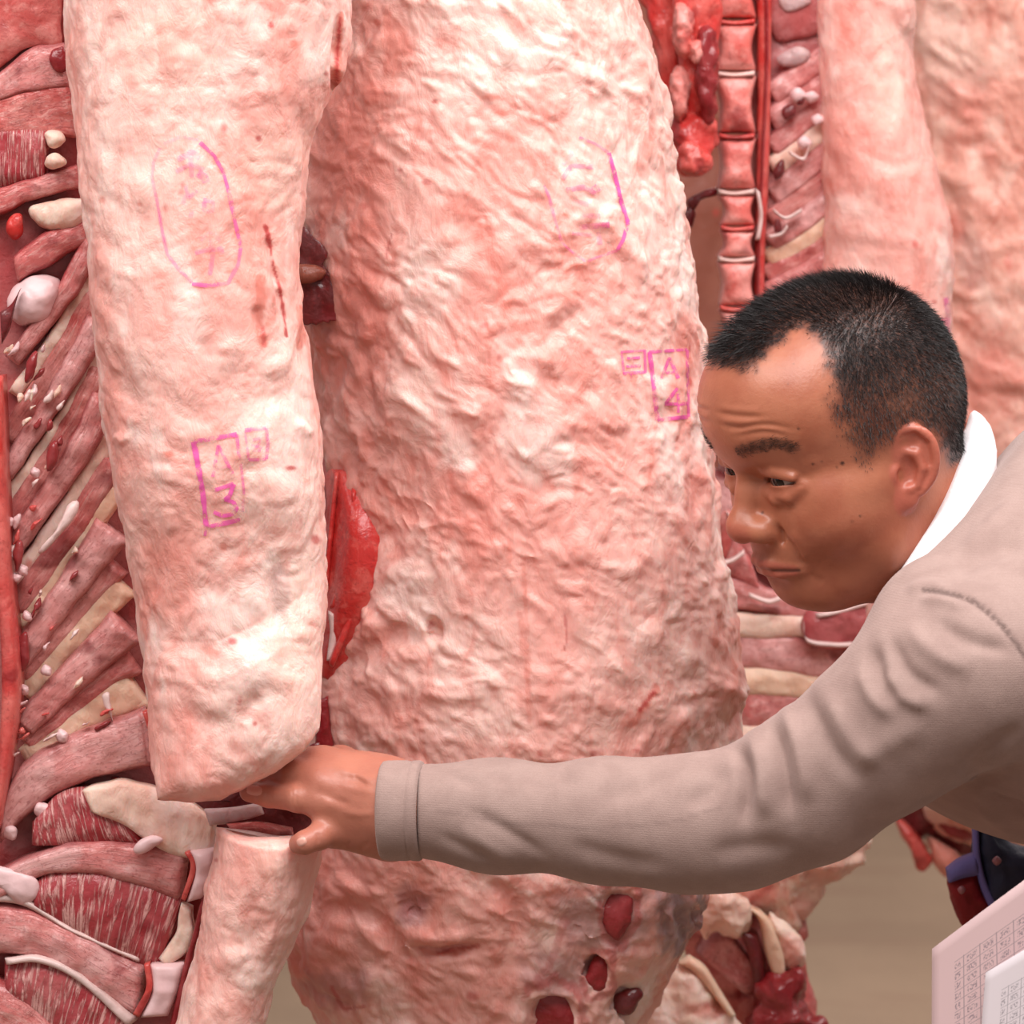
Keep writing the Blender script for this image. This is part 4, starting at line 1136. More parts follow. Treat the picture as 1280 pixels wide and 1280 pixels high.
def sph(P, c, r):
    return np.linalg.norm(P - np.asarray(c, float), axis=1) - r

def cap(P, a, b, ra, rb=None):
    rb = ra if rb is None else rb
    a, b = np.asarray(a, float), np.asarray(b, float)
    ab = b - a
    t = np.clip(((P - a) @ ab) / (ab @ ab), 0, 1)
    return np.linalg.norm(P - a - t[:, None] * ab, axis=1) - (ra + (rb - ra) * t)

def chain(P, pts, rad, k):
    d = None
    for (a, b), (ra, rb) in zip(zip(pts[:-1], pts[1:]), zip(rad[:-1], rad[1:])):
        c = cap(P, a, b, ra, rb)
        d = c if d is None else smin(d, c, k)
    return d

def surface(f, lo, hi, h, band=3.0, cs=4):
    """surface nets over a sparse grid"""
    lo, hi = np.asarray(lo, float), np.asarray(hi, float)
    nc = np.ceil((hi - lo) / (h * cs)).astype(int)
    ax = [lo[i] + (np.arange(nc[i]) + 0.5) * h * cs for i in range(3)]
    G = np.stack(np.meshgrid(*ax, indexing='ij'), -1).reshape(-1, 3)
    fc = f(G).astype(np.float32).reshape(nc)
    F = fc.repeat(cs, 0).repeat(cs, 1).repeat(cs, 2)
    near = np.argwhere(np.abs(fc) < h * cs * band)
    o = np.stack(np.meshgrid(*[np.arange(cs)] * 3, indexing='ij'), -1).reshape(-1, 3)
    for s in range(0, len(near), 12000):
        idx = (near[s:s + 12000, None] * cs + o[None]).reshape(-1, 3)
        F[idx[:, 0], idx[:, 1], idx[:, 2]] = f(lo + (idx + 0.5) * h)
    S = F < 0
    n = np.array(F.shape)
    def sl(d):
        return tuple(slice(d[i], n[i] - 1 + d[i]) for i in range(3))
    cnt = np.zeros(n - 1, dtype=np.int8)
    for c in np.ndindex(2, 2, 2):
        cnt += S[sl(c)]
    act = np.argwhere((cnt > 0) & (cnt < 8))
    vid = np.full(n - 1, -1, dtype=np.int32)
    vid[act[:, 0], act[:, 1], act[:, 2]] = np.arange(len(act))
    pos = np.zeros((len(act), 3)); num = np.zeros(len(act))
    cor = list(np.ndindex(2, 2, 2))
    for a in cor:
        for b in cor:
            if sum(b) - sum(a) == 1 and sum(abs(np.array(b) - a)) == 1:
                ia, ib = act + a, act + b
                fa = F[ia[:, 0], ia[:, 1], ia[:, 2]]; fb = F[ib[:, 0], ib[:, 1], ib[:, 2]]
                m = (fa < 0) != (fb < 0)
                t = np.where(m, fa / np.where(m, fa - fb, 1), 0)[:, None]
                pos += np.where(m[:, None], np.array(a) + t * (np.array(b) - a), 0)
                num += m
    V = lo + (act + pos / num[:, None] + 0.5) * h
    Q = []
    for axn in range(3):
        u, w = [(1, 2), (2, 0), (0, 1)][axn]
        d = np.zeros(3, int); d[axn] = 1
        A0 = S[tuple(slice(0, n[i] - d[i]) for i in range(3))]
        A1 = S[tuple(slice(d[i], n[i]) for i in range(3))]
        e = np.argwhere(A0 != A1)
        e = e[(e[:, u] > 0) & (e[:, w] > 0) & (e[:, u] < n[u] - 1) & (e[:, w] < n[w] - 1)]
        inside = S[e[:, 0], e[:, 1], e[:, 2]]
        eu = np.zeros(3, int); eu[u] = 1
        ew = np.zeros(3, int); ew[w] = 1
        g = [vid[tuple((e - x).T)] for x in (eu + ew, ew, 0 * eu, eu)]
        q = np.stack(g, -1)
        q[~inside] = q[~inside][:, ::-1]
        Q.append(q)
    Q = np.concatenate(Q)
    Q = Q[(Q >= 0).all(1)]
    return V, Q

def relax(V, Q, it=2, lam=0.5):
    E = np.concatenate([Q[:, [0, 1]], Q[:, [1, 2]], Q[:, [2, 3]], Q[:, [3, 0]]])
    for _ in range(it):
        s = np.zeros_like(V); c = np.zeros(len(V))
        for k in range(3):
            s[:, k] = np.bincount(E[:, 0], V[E[:, 1], k], len(V)) + np.bincount(E[:, 1], V[E[:, 0], k], len(V))
        c = np.bincount(E[:, 0], minlength=len(V)) + np.bincount(E[:, 1], minlength=len(V))
        V = V + lam * (s / np.maximum(c, 1)[:, None] - V)
    return V

# ------------------------------------------------------------------ head frame: x to the nose, y to his left ear, z up, in mm
HS = 0.00096
HO = np.array([0.1600, -0.03, 1.2768])
def head_axes(yaw, pit, rol):
    f0 = np.array([-math.cos(yaw), -math.sin(yaw), 0]); l0 = np.array([math.sin(yaw), -math.cos(yaw), 0]); u0 = np.array([0, 0, 1.0])
    f = f0 * math.cos(pit) - u0 * math.sin(pit); u = u0 * math.cos(pit) + f0 * math.sin(pit)
    l = l0 * math.cos(rol) + u * math.sin(rol); u = u * math.cos(rol) - l0 * math.sin(rol)
    return np.stack([f, l, u])
HR = head_axes(math.radians(27), math.radians(16), math.radians(-2.5))
def h2w(P):
    return HO + HS * (np.asarray(P, float) @ HR)
def w2h(P):
    return ((np.asarray(P, float) - HO) @ HR.T) / HS

# ear frame
EC = np.array([-75.5, 69.5, -10.0])
_flare = math.radians(28)
_eb = np.array([-math.cos(_flare), math.sin(_flare), 0.0])
_eu = np.array([-0.16, 0.03, 1.0]); _eu /= np.linalg.norm(_eu)
_eb = _eb - _eu * (_eb @ _eu); _eb /= np.linalg.norm(_eb)
_en = np.cross(_eu, _eb)
if _en[1] < 0:
    _en = -_en
EAR = np.stack([_eb, _eu, _en])          # a back, b up, c outward

RIM = catmull([(2, 10, 1), (1.5, 22, 2), (8, 31, 3), (17, 32.5, 3.5), (26, 27, 3.5), (31, 16, 3.5), (31.5, 2, 3), (28, -10, 2.5), (21, -20, 2)], 22)
RIMR = np.interp(np.linspace(0, 1, 22), np.linspace(0, 1, 9), [3.2, 3.2, 3.4, 3.6, 3.6, 3.4, 3.2, 3.0, 2.8])

def ear_sdf(Q):
    L = ((Q - EC) @ EAR.T) / np.array([0.96, 0.88, 0.95])
    # a: 0 at the front root, 32 at the rear rim;  b: -32 .. 32
    plate = ell(L, (14, 6, 0), (19, 27, 4.5))
    plate = smin(plate, ell(L, (7, -20, 0), (10, 15, 4.5)), 8)
    d = smin(plate, chain(L, RIM, RIMR, 1.5), 3)
    d = smin(d, ell(L, (7, -26, 1), (10, 9, 4.5)), 5)                      # lobe
    d = smax(d, -ell(L, (11, -2, 8.5), (10, 14, 9.5)), 3)                  # concha
    d = smax(d, -ell(L, (13, 21, 6.5), (8, 6.5, 5.5)), 2.5)                 # upper hollow
    d = smax(d, -chain(L, [(7, 27, 6), (17, 28, 6), (25, 20, 6), (26.5, 4, 6)], [2.4] * 4, 1), 2)  # scapha
    d = smin(d, chain(L, [(10, 15, 2), (18, 12, 3.2), (22, 0, 3.2), (18, -14, 3)], [2.6, 3.0, 3.0, 2.6], 2), 2.5)  # antihelix
    d = smin(d, ell(L, (1.5, -3, 4), (5, 7, 4)), 3)                         # tragus
    d = smin(d, sph(L, (12, -16, 3), 3.6), 3)                               # antitragus
    d = smax(d, -ell(L, (6, -5, 3), (4.0, 6.5, 8)), 2)                      # ear canal
    return d

EYE_C = np.array([-15.0, 31.0, 0.0])
SLIT = catmull([(0, 17.5, -2.4), (0, 24, -0.4), (0, 31, 0.5), (0, 38, 0.2), (0, 45.5, -1.2)], 12)
SLITR = np.array([0.8, 1.4, 1.9, 2.3, 2.6, 2.7, 2.7, 2.6, 2.4, 2.0, 1.4, 0.7])
def head_sdf(P):
    Q = P.copy(); Q[:, 1] = np.abs(Q[:, 1])
    d = ell(P, (-80, 0, 34), (90, 76, 82))
    d = smin(d, ell(P, (-104, 0, 24), (66, 73, 70)), 28)
    d = smin(d, ell(P, (-30, 0, 46), (42, 58, 44)), 25)                       # forehead
    d = smin(d, ell(P, (-54, 0, -34), (54, 62, 62)), 25)
    d = smin(d, sph(Q, (-38, 41, -34), 27), 20)                              # cheek
    d = smin(d, ell(Q, (-74, 54, -38), (30, 19, 40)), 18)                     # jaw muscle
    d = smin(d, cap(Q, (-70, 50, -70), (-36, 20, -87), 17, 18), 20)
    d = smin(d, ell(P, (-30, 0, -89), (22, 27, 17)), 12)                     # chin
    d = smin(d, ell(P, (-27, 0, -62), (29, 33, 25)), 14)                     # muzzle
    d = smin(d, ell(P, (-76, 0, -86), (58, 48, 30)), 20)                     # under the chin
    d = smin(d, cap(P, (-104, 0, -50), (-190, 0, -150), 60, 66), 25)         # neck
    d = smin(d, cap(Q, (-5, 7, 15), (-13, 30, 20), 6.5, 6.5), 9)             # brow
    d = smin(d, cap(Q, (-13, 30, 20), (-27, 48, 12), 6.5, 6), 9)
    d = smin(d, cap(Q, (-30, 50, -14), (-64, 62, -16), 9, 8), 14)            # cheek bone
    d = smax(d, -ell(Q, (8, 27, -1), (14.0, 19, 8.5)), 11)                    # socket
    # nose
    nose = chain(P, [(-5, 0, 6), (3, 0, -11), (12, 0, -31.5)], [7, 7.5, 10.5], 6)
    nose = smin(nose, sph(P, (12.0, 0, -33.5), 11.5), 6)
    nose = smin(nose, ell(Q, (3.5, 14.0, -37), (11.5, 8.6, 9.3)), 9)
    d = smin(d, nose, 7)
    d = smax(d, -ell(Q, (9.0, 7.5, -47.5), (6.5, 3.8, 6.0)), 2.5)
    d = smax(d, -chain(Q, [(4, 24.5, -30), (-4.5, 24, -39), (-5, 22, -47)], [1.5, 2.0, 1.4], 1), 4)   # wing crease
    # eyelids
    d = smin(d, sph(Q, EYE_C, 14.4), 5)
    d = smin(d, chain(Q, [(-4, 16, 5), (-2.2, 25, 7.6), (-3.0, 35, 7.6), (-9, 47, 3.0)], [2.4, 3.0, 3.0, 2.4], 2), 5)      # upper lid fold
    d = smin(d, chain(Q, [(-5, 18, -9), (-3.0, 28, -13), (-6.5, 40, -12), (-15, 49, -5)], [2.4, 3.6, 3.4, 2.2], 2), 6)      # bag under the eye
    Q2 = Q * np.array([0, 1, 1.0])
    slit = chain(Q2, SLIT, SLITR, 0.6)
    d = smax(d, -np.maximum(slit, -13 - P[:, 0]), 0.7)
    # lips
    d = smin(d, chain(Q, [(3.0, 0, -63.5), (1.0, 10, -63.2), (-12, 30, -67.5)], [4.4, 4.4, 2.4], 3), 4)
    d = smin(d, chain(Q, [(-0.5, 0, -72.5), (-3, 11, -72.2), (-12, 27, -69)], [5.0, 4.8, 2.4], 3), 5)
    d = smax(d, -chain(Q, [(8.5, 0, -67.8), (6, 11, -67.6), (-9, 33, -69.2)], [1.0, 1.0, 1.4], 1), 2.4)
    d = smax(d, -cap(P, (7.5, 0, -50), (9.5, 0, -58), 1.6, 1.8), 4)           # philtrum
    d = smax(d, -ell(P, (0.5, 0, -80.5), (7, 17, 4.0)), 7)                    # under the lip
    d = smin(d, ear_sdf(Q), 3.0)
    return d

HV, HQ = surface(head_sdf, (-205, -105, -170), (40, 112, 140), 1.05)
HV = relax(HV, HQ, 2, 0.45)
# drop the closed cap at the neck's cut: the neck ends inside the sweater
hm = mesh_data('body', h2w(HV), HQ)

def on_head(pts):
    b = bvh_of(hm)
    out = []
    for p in pts:
        h = shoot(b, *p)
        if h is not None:
            out.append(w2h(h[0]))
    return np.array(out)

def press_head(strokes):
    """wrinkle strokes in head coordinates on both halves of the face"""
    V = coords(hm); N = vnormals(hm)
    L = w2h(V); L[:, 1] = np.abs(L[:, 1])
    d = np.zeros(len(V))
    for pts, w, dep in strokes:
        d += dep * stroke_weight(L, catmull(pts, 24), w)
    set_coords(hm, V - N * (d * HS)[:, None])
HB = bvh_of(hm)
def hp(*pts):
    out = []
    for p in pts:
        h = shoot(HB, *p)
        if h is not None:
            q = w2h(h[0]); q[1] = abs(q[1]); out.append(q)
    return np.array(out)
wr = []
for pts, w, dep in (
        ([(892, 514), (925, 520), (960, 521)], 2.0, 0.8), ([(895, 509), (930, 513), (962, 515)], 2.6, -0.5),
        ([(890, 528), (925, 535), (955, 531), (1000, 537)], 2.3, 1.3), ([(895, 524), (930, 528), (970, 526)], 2.6, -0.6),
        ([(915, 546), (955, 540), (992, 546)], 2.2, 0.9), ([(920, 540), (950, 535), (985, 538)], 2.4, -0.6),
        ([(979, 662), (990, 682), (1002, 703), (1016, 722)], 3.0, 1.6), ([(988, 660), (1002, 684), (1014, 704)], 6.0, -1.2),
        ([(960, 616), (975, 628), (990, 630)], 2.6, 0.7), ([(996, 606), (1008, 608)], 1.6, 0.4),
        ([(1010, 716), (1020, 724), (1030, 730)], 4.0, 1.0)):
    q = hp(*pts)
    if len(q) > 1:
        wr.append((q, w, dep))
press_head(wr)

# ------------------------------------------------------------------ paint of the head: hair shade, brows, lips, moles, painted mouth and nostril shade
V = coords(hm); N = vnormals(hm)
L = w2h(V); LA = L.copy(); LA[:, 1] = np.abs(LA[:, 1])
HC = np.array([-84.0, 0, 20.0])
def azel(Q):
    d = Q - HC
    return np.degrees(np.arctan2(np.abs(d[:, 1]), d[:, 0])), np.degrees(np.arctan2(d[:, 2], np.hypot(d[:, 0], d[:, 1])))
line_px = [(920, 462), (948, 460), (966, 440), (990, 414), (1010, 412), (1030, 430), (1036, 470), (1032, 520), (1052, 556), (1072, 578), (1084, 588), (1096, 574), (1112, 560)]
lp = on_head(line_px)
la, le = azel(lp)
EDGE = np.vstack([[(0.0, le[0])], np.stack([la, le], -1), [(102, -7), (112, -11), (120, -22), (128, -32), (146, -37), (181, -40)]])
POLY = np.vstack([EDGE, [(181, 95), (-1, 95), (-1, le[0])]])
def hair_depth(Q):
    """degrees inside the hair line, positive under hair"""
    a, e = azel(Q)
    X = np.stack([a, e], -1)
    ins = np.zeros(len(X), bool)
    for p, q in zip(POLY, np.roll(POLY, -1, 0)):
        if p[1] == q[1]:
            continue
        c = (p[1] > e) != (q[1] > e)
        ins ^= c & (a < (q[0] - p[0]) * (e - p[1]) / (q[1] - p[1]) + p[0])
    d = dist_poly(X * np.array([0.75, 1.0]), EDGE * np.array([0.75, 1.0]))
    return np.where(ins, d, -d)
hd = hair_depth(L) + 3.0 * noise(L * 0.11) + 1.5 * noise(L * 0.3)
paint = np.zeros((len(V), 4))
ear_d = ear_sdf(LA)
_a, _e = azel(L)
thin = sstep(_a, 45, 60) * sstep(_a, 110, 96) * sstep(_e, 34, 12)          # cropped finer over the temple
g = sstep(hd, -2.5, 4.0 + 8 * thin) * (ear_d > 1.5) * (1 - 0.22 * thin)
paint[:, 1] = 0.93 * g
brow_px = [(924, 564), (938, 560), (952, 557), (966, 554), (980, 556), (988, 560)]
bq = hp(*brow_px)
BD = dist_poly(LA, catmull(bq, 30))
paint[:, 1] = np.maximum(paint[:, 1], 0.62 * sstep(BD + 1.5 * noise(L * 0.6), 7.0, 1.0))
lash = hp((952, 596), (962, 594), (975, 596), (988, 602), (996, 604))
upper_lid = np.array([(-3, 17, -1.2), (-1, 24, 2.2), (-1.5, 31, 3.4), (-4, 38, 2.8), (-9, 47, -0.2)])
LDm = dist_poly(LA, catmull(upper_lid, 20))
paint[:, 2] = np.maximum(paint[:, 2], 0.85 * sstep(LDm, 2.0, 0.8))
lipd = np.minimum(dist_poly(LA, np.array([(7.5, 0, -64), (5, 10, -64), (-6, 25, -68)])), dist_poly(LA, np.array([(7, 0, -72), (4, 10, -72), (-7, 24, -69)])))
paint[:, 0] = 0.55 * sstep(lipd + 0.8 * noise(L * 0.3), 6.0, 2.5)
paint[:, 0] = np.maximum(paint[:, 0], 0.45 * sstep(np.linalg.norm(L - np.array([22, 4, -38]), axis=1), 18, 6))
paint[:, 0] = np.maximum(paint[:, 0], 0.5 * sstep(ear_d, 3.0, 0.5))
paint[:, 2] = np.maximum(paint[:, 2], 0.8 * sstep(dist_poly(LA, np.array([(7.5, 0, -67.8), (5, 11, -67.6), (-8, 29, -68.8)])), 2.0, 0.6))  # shade between the lips painted as a dark line
paint[:, 2] = np.maximum(paint[:, 2], 0.7 * sstep(np.linalg.norm((LA - np.array([9.0, 7.5, -46.5])) / np.array([1.4, 1, 1.4]), axis=1), 5.0, 2.5))  # nostril shade painted dark
for x, y, r_, s in ((1053, 579, 2.1, 0.95), (1016, 580, 1.6, 0.7), (1027, 577, 1.4, 0.45), (1046, 584, 1.3, 0.45), (998, 536, 1.5, 0.7), (953, 641, 1.8, 0.6), (1075, 645, 1.4, 0.65), (1065, 652, 1.8, 0.3), (985, 480, 1.2, 0.3), (992, 455, 1.2, 0.3)):
    h = shoot(HB, x, y)
    if h is not None:
        q = np.linalg.norm(V - h[0], axis=1) / HS
        paint[:, 2] = np.maximum(paint[:, 2], s * sstep(q, r_, r_ * 0.4))
# faint beard shade
bs = sstep(dist_poly(LA, np.array([(2, 0, -56), (-4, 22, -62), (-20, 14, -90), (-60, 52, -70)])), 26, 8) * sstep(L[:, 2], -46, -60)
paint[:, 1] = np.maximum(paint[:, 1], 0.10 * bs)

man = thing('person', 'man in a taupe sweater leaning in from the right, arm stretched to the rib cut', 'person', (0.92, 0.12, 0.0))

# ------------------------------------------------------------------ hand (his left, back to the camera), world metres
def wp(x, y, Y):
    return W(x, y, Y)
def hand_sdf(P):
    wr0, wr1 = wp(560, 1012, -0.082), wp(478, 1010, -0.078)
    d = chain(P, [wp(600, 1012, -0.084), wp(500, 1012, -0.080)], [0.030, 0.029], 0.01)
    # back of the hand: metacarpals fan out to the knuckles
    kn = {'index': wp(404, 957, -0.046), 'middle': wp(404, 978, -0.062), 'ring': wp(408, 1004, -0.068), 'little': wp(420, 1036, -0.066)}
    wb_ = {'index': wp(486, 984, -0.070), 'middle': wp(486, 1000, -0.076), 'ring': wp(484, 1020, -0.076), 'little': wp(484, 1042, -0.070)}
    for k, r0, r1 in (('index', 0.019, 0.0135), ('middle', 0.019, 0.0130), ('ring', 0.0185, 0.0125), ('little', 0.018, 0.0120)):
        d = smin(d, cap(P, wb_[k], kn[k], r0, r1), 0.012)
    d = smin(d, cap(P, wp(500, 1030, -0.058), wp(432, 1030, -0.046), 0.020, 0.016), 0.014)      # heel of the hand, palm side
    d = smin(d, cap(P, wp(492, 985, -0.050), wp(430, 972, -0.034), 0.020, 0.015), 0.014)
    # ring finger, lying along the cut
    ring = chain(P, [kn['ring'], wp(372, 998, -0.066), wp(336, 994, -0.052), wp(312, 990, -0.042)], [0.0105, 0.0092, 0.0082, 0.0070], 0.003)
    # little finger, bent over the lower fat
    lit = chain(P, [kn['little'], wp(398, 1046, -0.080), wp(381, 1053, -0.086), wp(373, 1055, -0.083)], [0.0105, 0.0088, 0.0078, 0.0066], 0.003)
    mid = chain(P, [kn['middle'], wp(368, 966, -0.052), wp(335, 972, -0.032), wp(312, 978, -0.016)], [0.0112, 0.0096, 0.0084, 0.0072], 0.003)
    ind = chain(P, [kn['index'], wp(374, 948, -0.034), wp(345, 952, -0.016), wp(326, 958, 0.000)], [0.0110, 0.0094, 0.0084, 0.0072], 0.003)
    thumb = chain(P, [wp(470, 978, -0.048), wp(425, 958, -0.016), wp(392, 962, 0.002), wp(368, 975, 0.012)], [0.017, 0.0135, 0.0105, 0.008], 0.006)
    for fng, k in ((ring, 0.006), (lit, 0.007), (mid, 0.006), (ind, 0.006), (thumb, 0.010)):
        d = smin(d, fng, k)
    d = smax(d, -chain(P, [wp(396, 990, -0.082), wp(412, 991, -0.086), wp(424, 997, -0.090)], [0.0022, 0.0026, 0.0012], 0.001), 0.004)   # cleft between ring and middle
    # nails, knuckle creases
    return d
c0 = wp(440, 1005, -0.05)
HAV, HAQ = surface(hand_sdf, c0 - np.array([0.10, 0.075, 0.075]), c0 + np.array([0.085, 0.085, 0.075]), 0.0010)
HAV = relax(HAV, HAQ, 2, 0.45)
ham = mesh_data('hand', HAV, HAQ)
press(ham, [([(372, 984), (370, 996), (372, 1012)], 2.0, 0.0005), ([(366, 986), (365, 1008)], 1.8, 0.0004), ([(334, 982), (333, 1004)], 2.5, 0.0006), ([(339, 982), (338, 1004)], 2.0, 0.0005),
            ([(396, 1038), (399, 1056)], 2.5, 0.0006), ([(402, 992), (420, 1000), (440, 1006)], 5, 0.0010), ([(420, 980), (450, 988), (474, 990)], 6, -0.0007),
            ([(415, 958), (450, 972), (474, 975)], 6, -0.0010), ([(425, 1014), (450, 1018), (474, 1016)], 5, -0.0008), ([(430, 968), (455, 980)], 4, 0.0005),
            ([(428, 1062), (440, 1052)], 3, 0.0005), ([(446, 1064), (462, 1052)], 3, 0.0005), ([(440, 968), (460, 982)], 3, 0.0006), ([(412, 1004)], 11, -0.0009), ([(405, 976)], 11, -0.0009)])
hp_ = np.zeros((len(ham.vertices), 4))
_v = coords(ham); _p = proj(_v)
for x, y, r_, s in ((372, 1054, 14, 0.5), (312, 990, 16, 0.5), (410, 1004, 14, 0.35), (372, 996, 10, 0.3), (420, 1036, 14, 0.35), (385, 955, 18, 0.3)):
    hp_[:, 0] = np.maximum(hp_[:, 0], s * sstep(np.linalg.norm(_p - (x, y), axis=1), r_, r_ * 0.3))
hp_[:, 0] = np.maximum(hp_[:, 0], 0.30)
hp_[:, 3] = 0.16
# head, neck and hand as the one mesh of the body
def join_body():
    """head, neck, trunk core, arm core and hand as one skin"""
    hv, av = coords(hm), coords(ham)
    lh = w2h(hv)
    cut_d = np.array([-0.62, 0, -0.78])
    keep_h = (lh - np.array([-150, 0, -100])) @ cut_d < 45
    keep_a = av[:, 0] < wp(575, 1012, -0.08)[0]
    bm = bmesh.new()
    lay = bm.verts.layers.float_color.new('paint')
    def add(vs, q, keep, col):
        ids = {}
        for k in np.flatnonzero(keep):
            v = bm.verts.new(vs[k]); v[lay] = col[k]; ids[k] = v
        for f in q[keep[q].all(1)]:
            bm.faces.new([ids[k] for k in f])
    add(hv, HQ, keep_h, paint)
    bm.edges.index_update()
    eh = {e for e in bm.edges if len(e.link_faces) == 1}
    add(av, HAQ, keep_a, hp_)
    ea = {e for e in bm.edges if len(e.link_faces) == 1} - eh
    def ring(c, t, r, n=64):
        t = np.asarray(t, float) / np.linalg.norm(t)
        a = np.cross(t, (0, 1, 0.3)); a /= np.linalg.norm(a); b = np.cross(t, a)
        vs = []
        for i in range(n):
            v = bm.verts.new(c + r * (a * math.cos(6.28318 * i / n) + b * math.sin(6.28318 * i / n)))
            v[lay] = (0, 0, 0, 0); vs.append(v)
        return [bm.edges.new((vs[i], vs[(i + 1) % n])) for i in range(n)]
    sh, el_, wr_ = wp(1235, 850, -0.15), wp(925, 1025, -0.125), wp(600, 1012, -0.088)
    rings = [list(eh), ring(wp(1310, 760, 0.02), (1, -0.3, -0.6), 0.060), ring(sh, el_ - sh, 0.048), ring(el_ + (0.03, 0, 0.01), wr_ - sh, 0.036), ring(wr_, wr_ - el_, 0.025), list(ea)]
    for a, b in zip(rings[:-1], rings[1:]):
        bmesh.ops.bridge_loops(bm, edges=a + b)
    bmesh.ops.recalc_face_normals(bm, faces=bm.faces)
    me = bpy.data.meshes.new('body')
    bm.to_mesh(me); bm.free()
    me.polygons.foreach_set('use_smooth', np.ones(len(me.polygons), dtype=bool))
    me.update()
    return me
body = link('body', join_body(), M['skin'], man)
def nail(c, rx, ry, ang, Y):
    t = np.linspace(0, 2 * math.pi, 16, endpoint=False)
    pts = []
    b = bvh_of(ham)
    V_, F_ = [], []
    rings = [1.0, 0.7, 0.35]
    for s in rings:
        for a in t:
            ca, sa = math.cos(a), math.sin(a)
            ca, sa = np.sign(ca) * abs(ca) ** 0.7 * rx * s, np.sign(sa) * abs(sa) ** 0.7 * ry * s
            x, y = c[0] + ca * math.cos(ang) - sa * math.sin(ang), c[1] + ca * math.sin(ang) + sa * math.cos(ang)
            h = shoot(b, x, y)
            if h is None:
                h = (W(x, y, Y), None)
            V_.append(h[0] + (CAM - h[0]) / np.linalg.norm(CAM - h[0]) * (0.0006 if s < 1 else -0.0002))
    for k in range(2):
        for i in range(16):
            F_.append((k * 16 + i, k * 16 + (i + 1) % 16, (k + 1) * 16 + (i + 1) % 16, (k + 1) * 16 + i))
    F_.append(tuple(32 + i for i in range(16)))
    me = mesh_data('finger_nail', np.array(V_), F_)
    fix_out(me)
    link('finger_nail', me, M['nail'], man)
nail((318, 988), 11, 7, 0.15, -0.05)
nail((377, 1052), 7, 6, -0.5, -0.08)

# eyes
def eyeball(sgn):
    c = EYE_C * np.array([1, sgn, 1])
    bm = bmesh.new()
    bmesh.ops.create_uvsphere(bm, u_segments=32, v_segments=20, radius=13.0)
    V_ = np.array([v.co[:] for v in bm.verts])
    F_ = [tuple(v.index for v in f.verts) for f in bm.faces]
    bm.free()
    e = link('eye', mesh_data('eye', h2w(V_ + c), F_), M['eye'], man)
    g_ = np.array([1.0, 0.20, -0.12]); g_ /= np.linalg.norm(g_)
    a_ = np.cross(g_, (0, 0, 1)); a_ /= np.linalg.norm(a_); b_ = np.cross(a_, g_)
    V_, F_ = [], []
    for k, r_ in enumerate((6.9, 4.8, 2.2)):
        for i in range(24):
            t = 2 * math.pi * i / 24
            off = a_ * r_ * math.cos(t) + b_ * r_ * math.sin(t)
            V_.append(c + off + g_ * (math.sqrt(13.0 ** 2 - r_ ** 2) + 0.25 + 0.25 * k))
    for k in range(2):
        for i in range(24):
            F_.append((k * 24 + i, k * 24 + (i + 1) % 24, k * 24 + 24 + (i + 1) % 24, k * 24 + 24 + i))
    F_.append(tuple(48 + i for i in range(24)))
    me = mesh_data('iris', h2w(np.array(V_)), F_)
    fix_out(me)
    link('iris', me, M['iris'], e)
eyeball(1); eyeball(-1)

# ------------------------------------------------------------------ hair: short strands on the scalp, and brow hairs
def strands(name, roots, normals, dirs, lens, w):
    n = len(roots)
    side = np.cross(dirs, RNG.normal(size=(n, 3)))
    side /= np.linalg.norm(side, axis=1, keepdims=True)
    bend = dirs + 0.55 * normals * 0
    p0 = roots - normals * 0.0008
    mid = roots + (0.55 * dirs + 0.18 * normals) * lens[:, None] * 0.6
    tip = mid + dirs * lens[:, None] * 0.5
    ww = w[:, None]
    V_ = np.stack([p0 - side * ww, p0 + side * ww, mid - side * ww * 0.8, mid + side * ww * 0.8, tip], 1).reshape(-1, 3)
    b = np.arange(n)[:, None] * 5
    quads = np.concatenate([b + np.array([[0, 1, 3, 2]])])
    tris = b + np.array([[2, 3, 4]])
    me = bpy.data.meshes.new(name)
    me.vertices.add(len(V_)); me.loops.add(n * 7); me.polygons.add(2 * n)
    me.vertices.foreach_set('co', V_.astype(np.float32).ravel())
    li = np.concatenate([quads.ravel(), tris.ravel()]).astype(np.int32)
    me.loops.foreach_set('vertex_index', li)
    me.polygons.foreach_set('loop_start', np.concatenate([np.arange(n) * 4, n * 4 + np.arange(n) * 3]).astype(np.int32))
    me.update(calc_edges=True)
    o = link(name, me, M['hair'], man)
    return o
tri = HQ[:, [0, 1, 2]]
A_ = V[tri]
cen = V[HQ].mean(1); cl = w2h(cen)
fn = N[HQ].mean(1); fn /= np.linalg.norm(fn, axis=1, keepdims=True)
cd = hair_depth(cl) + 2.5 * noise(cl * 0.11)
cla = cl.copy(); cla[:, 1] = np.abs(cla[:, 1])
okh = (cd > -1.0) & (ear_sdf(cla) > 2.5) & (cl[:, 2] > -60)
az, el = azel(cl)
dens = np.clip(cd / 9.0, 0.10, 1) * np.where(el < 18, 0.7, 1.0)
NH = 42000
idx = np.flatnonzero(okh)
pr = dens[idx] / dens[idx].sum()
pick = RNG.choice(idx, NH, p=pr)
jit = (V[HQ[pick, 0]] - V[HQ[pick, 2]]) * RNG.uniform(-0.5, 0.5, (NH, 1)) + (V[HQ[pick, 1]] - V[HQ[pick, 3]]) * RNG.uniform(-0.5, 0.5, (NH, 1))
root = cen[pick] + jit
nr_ = fn[pick]
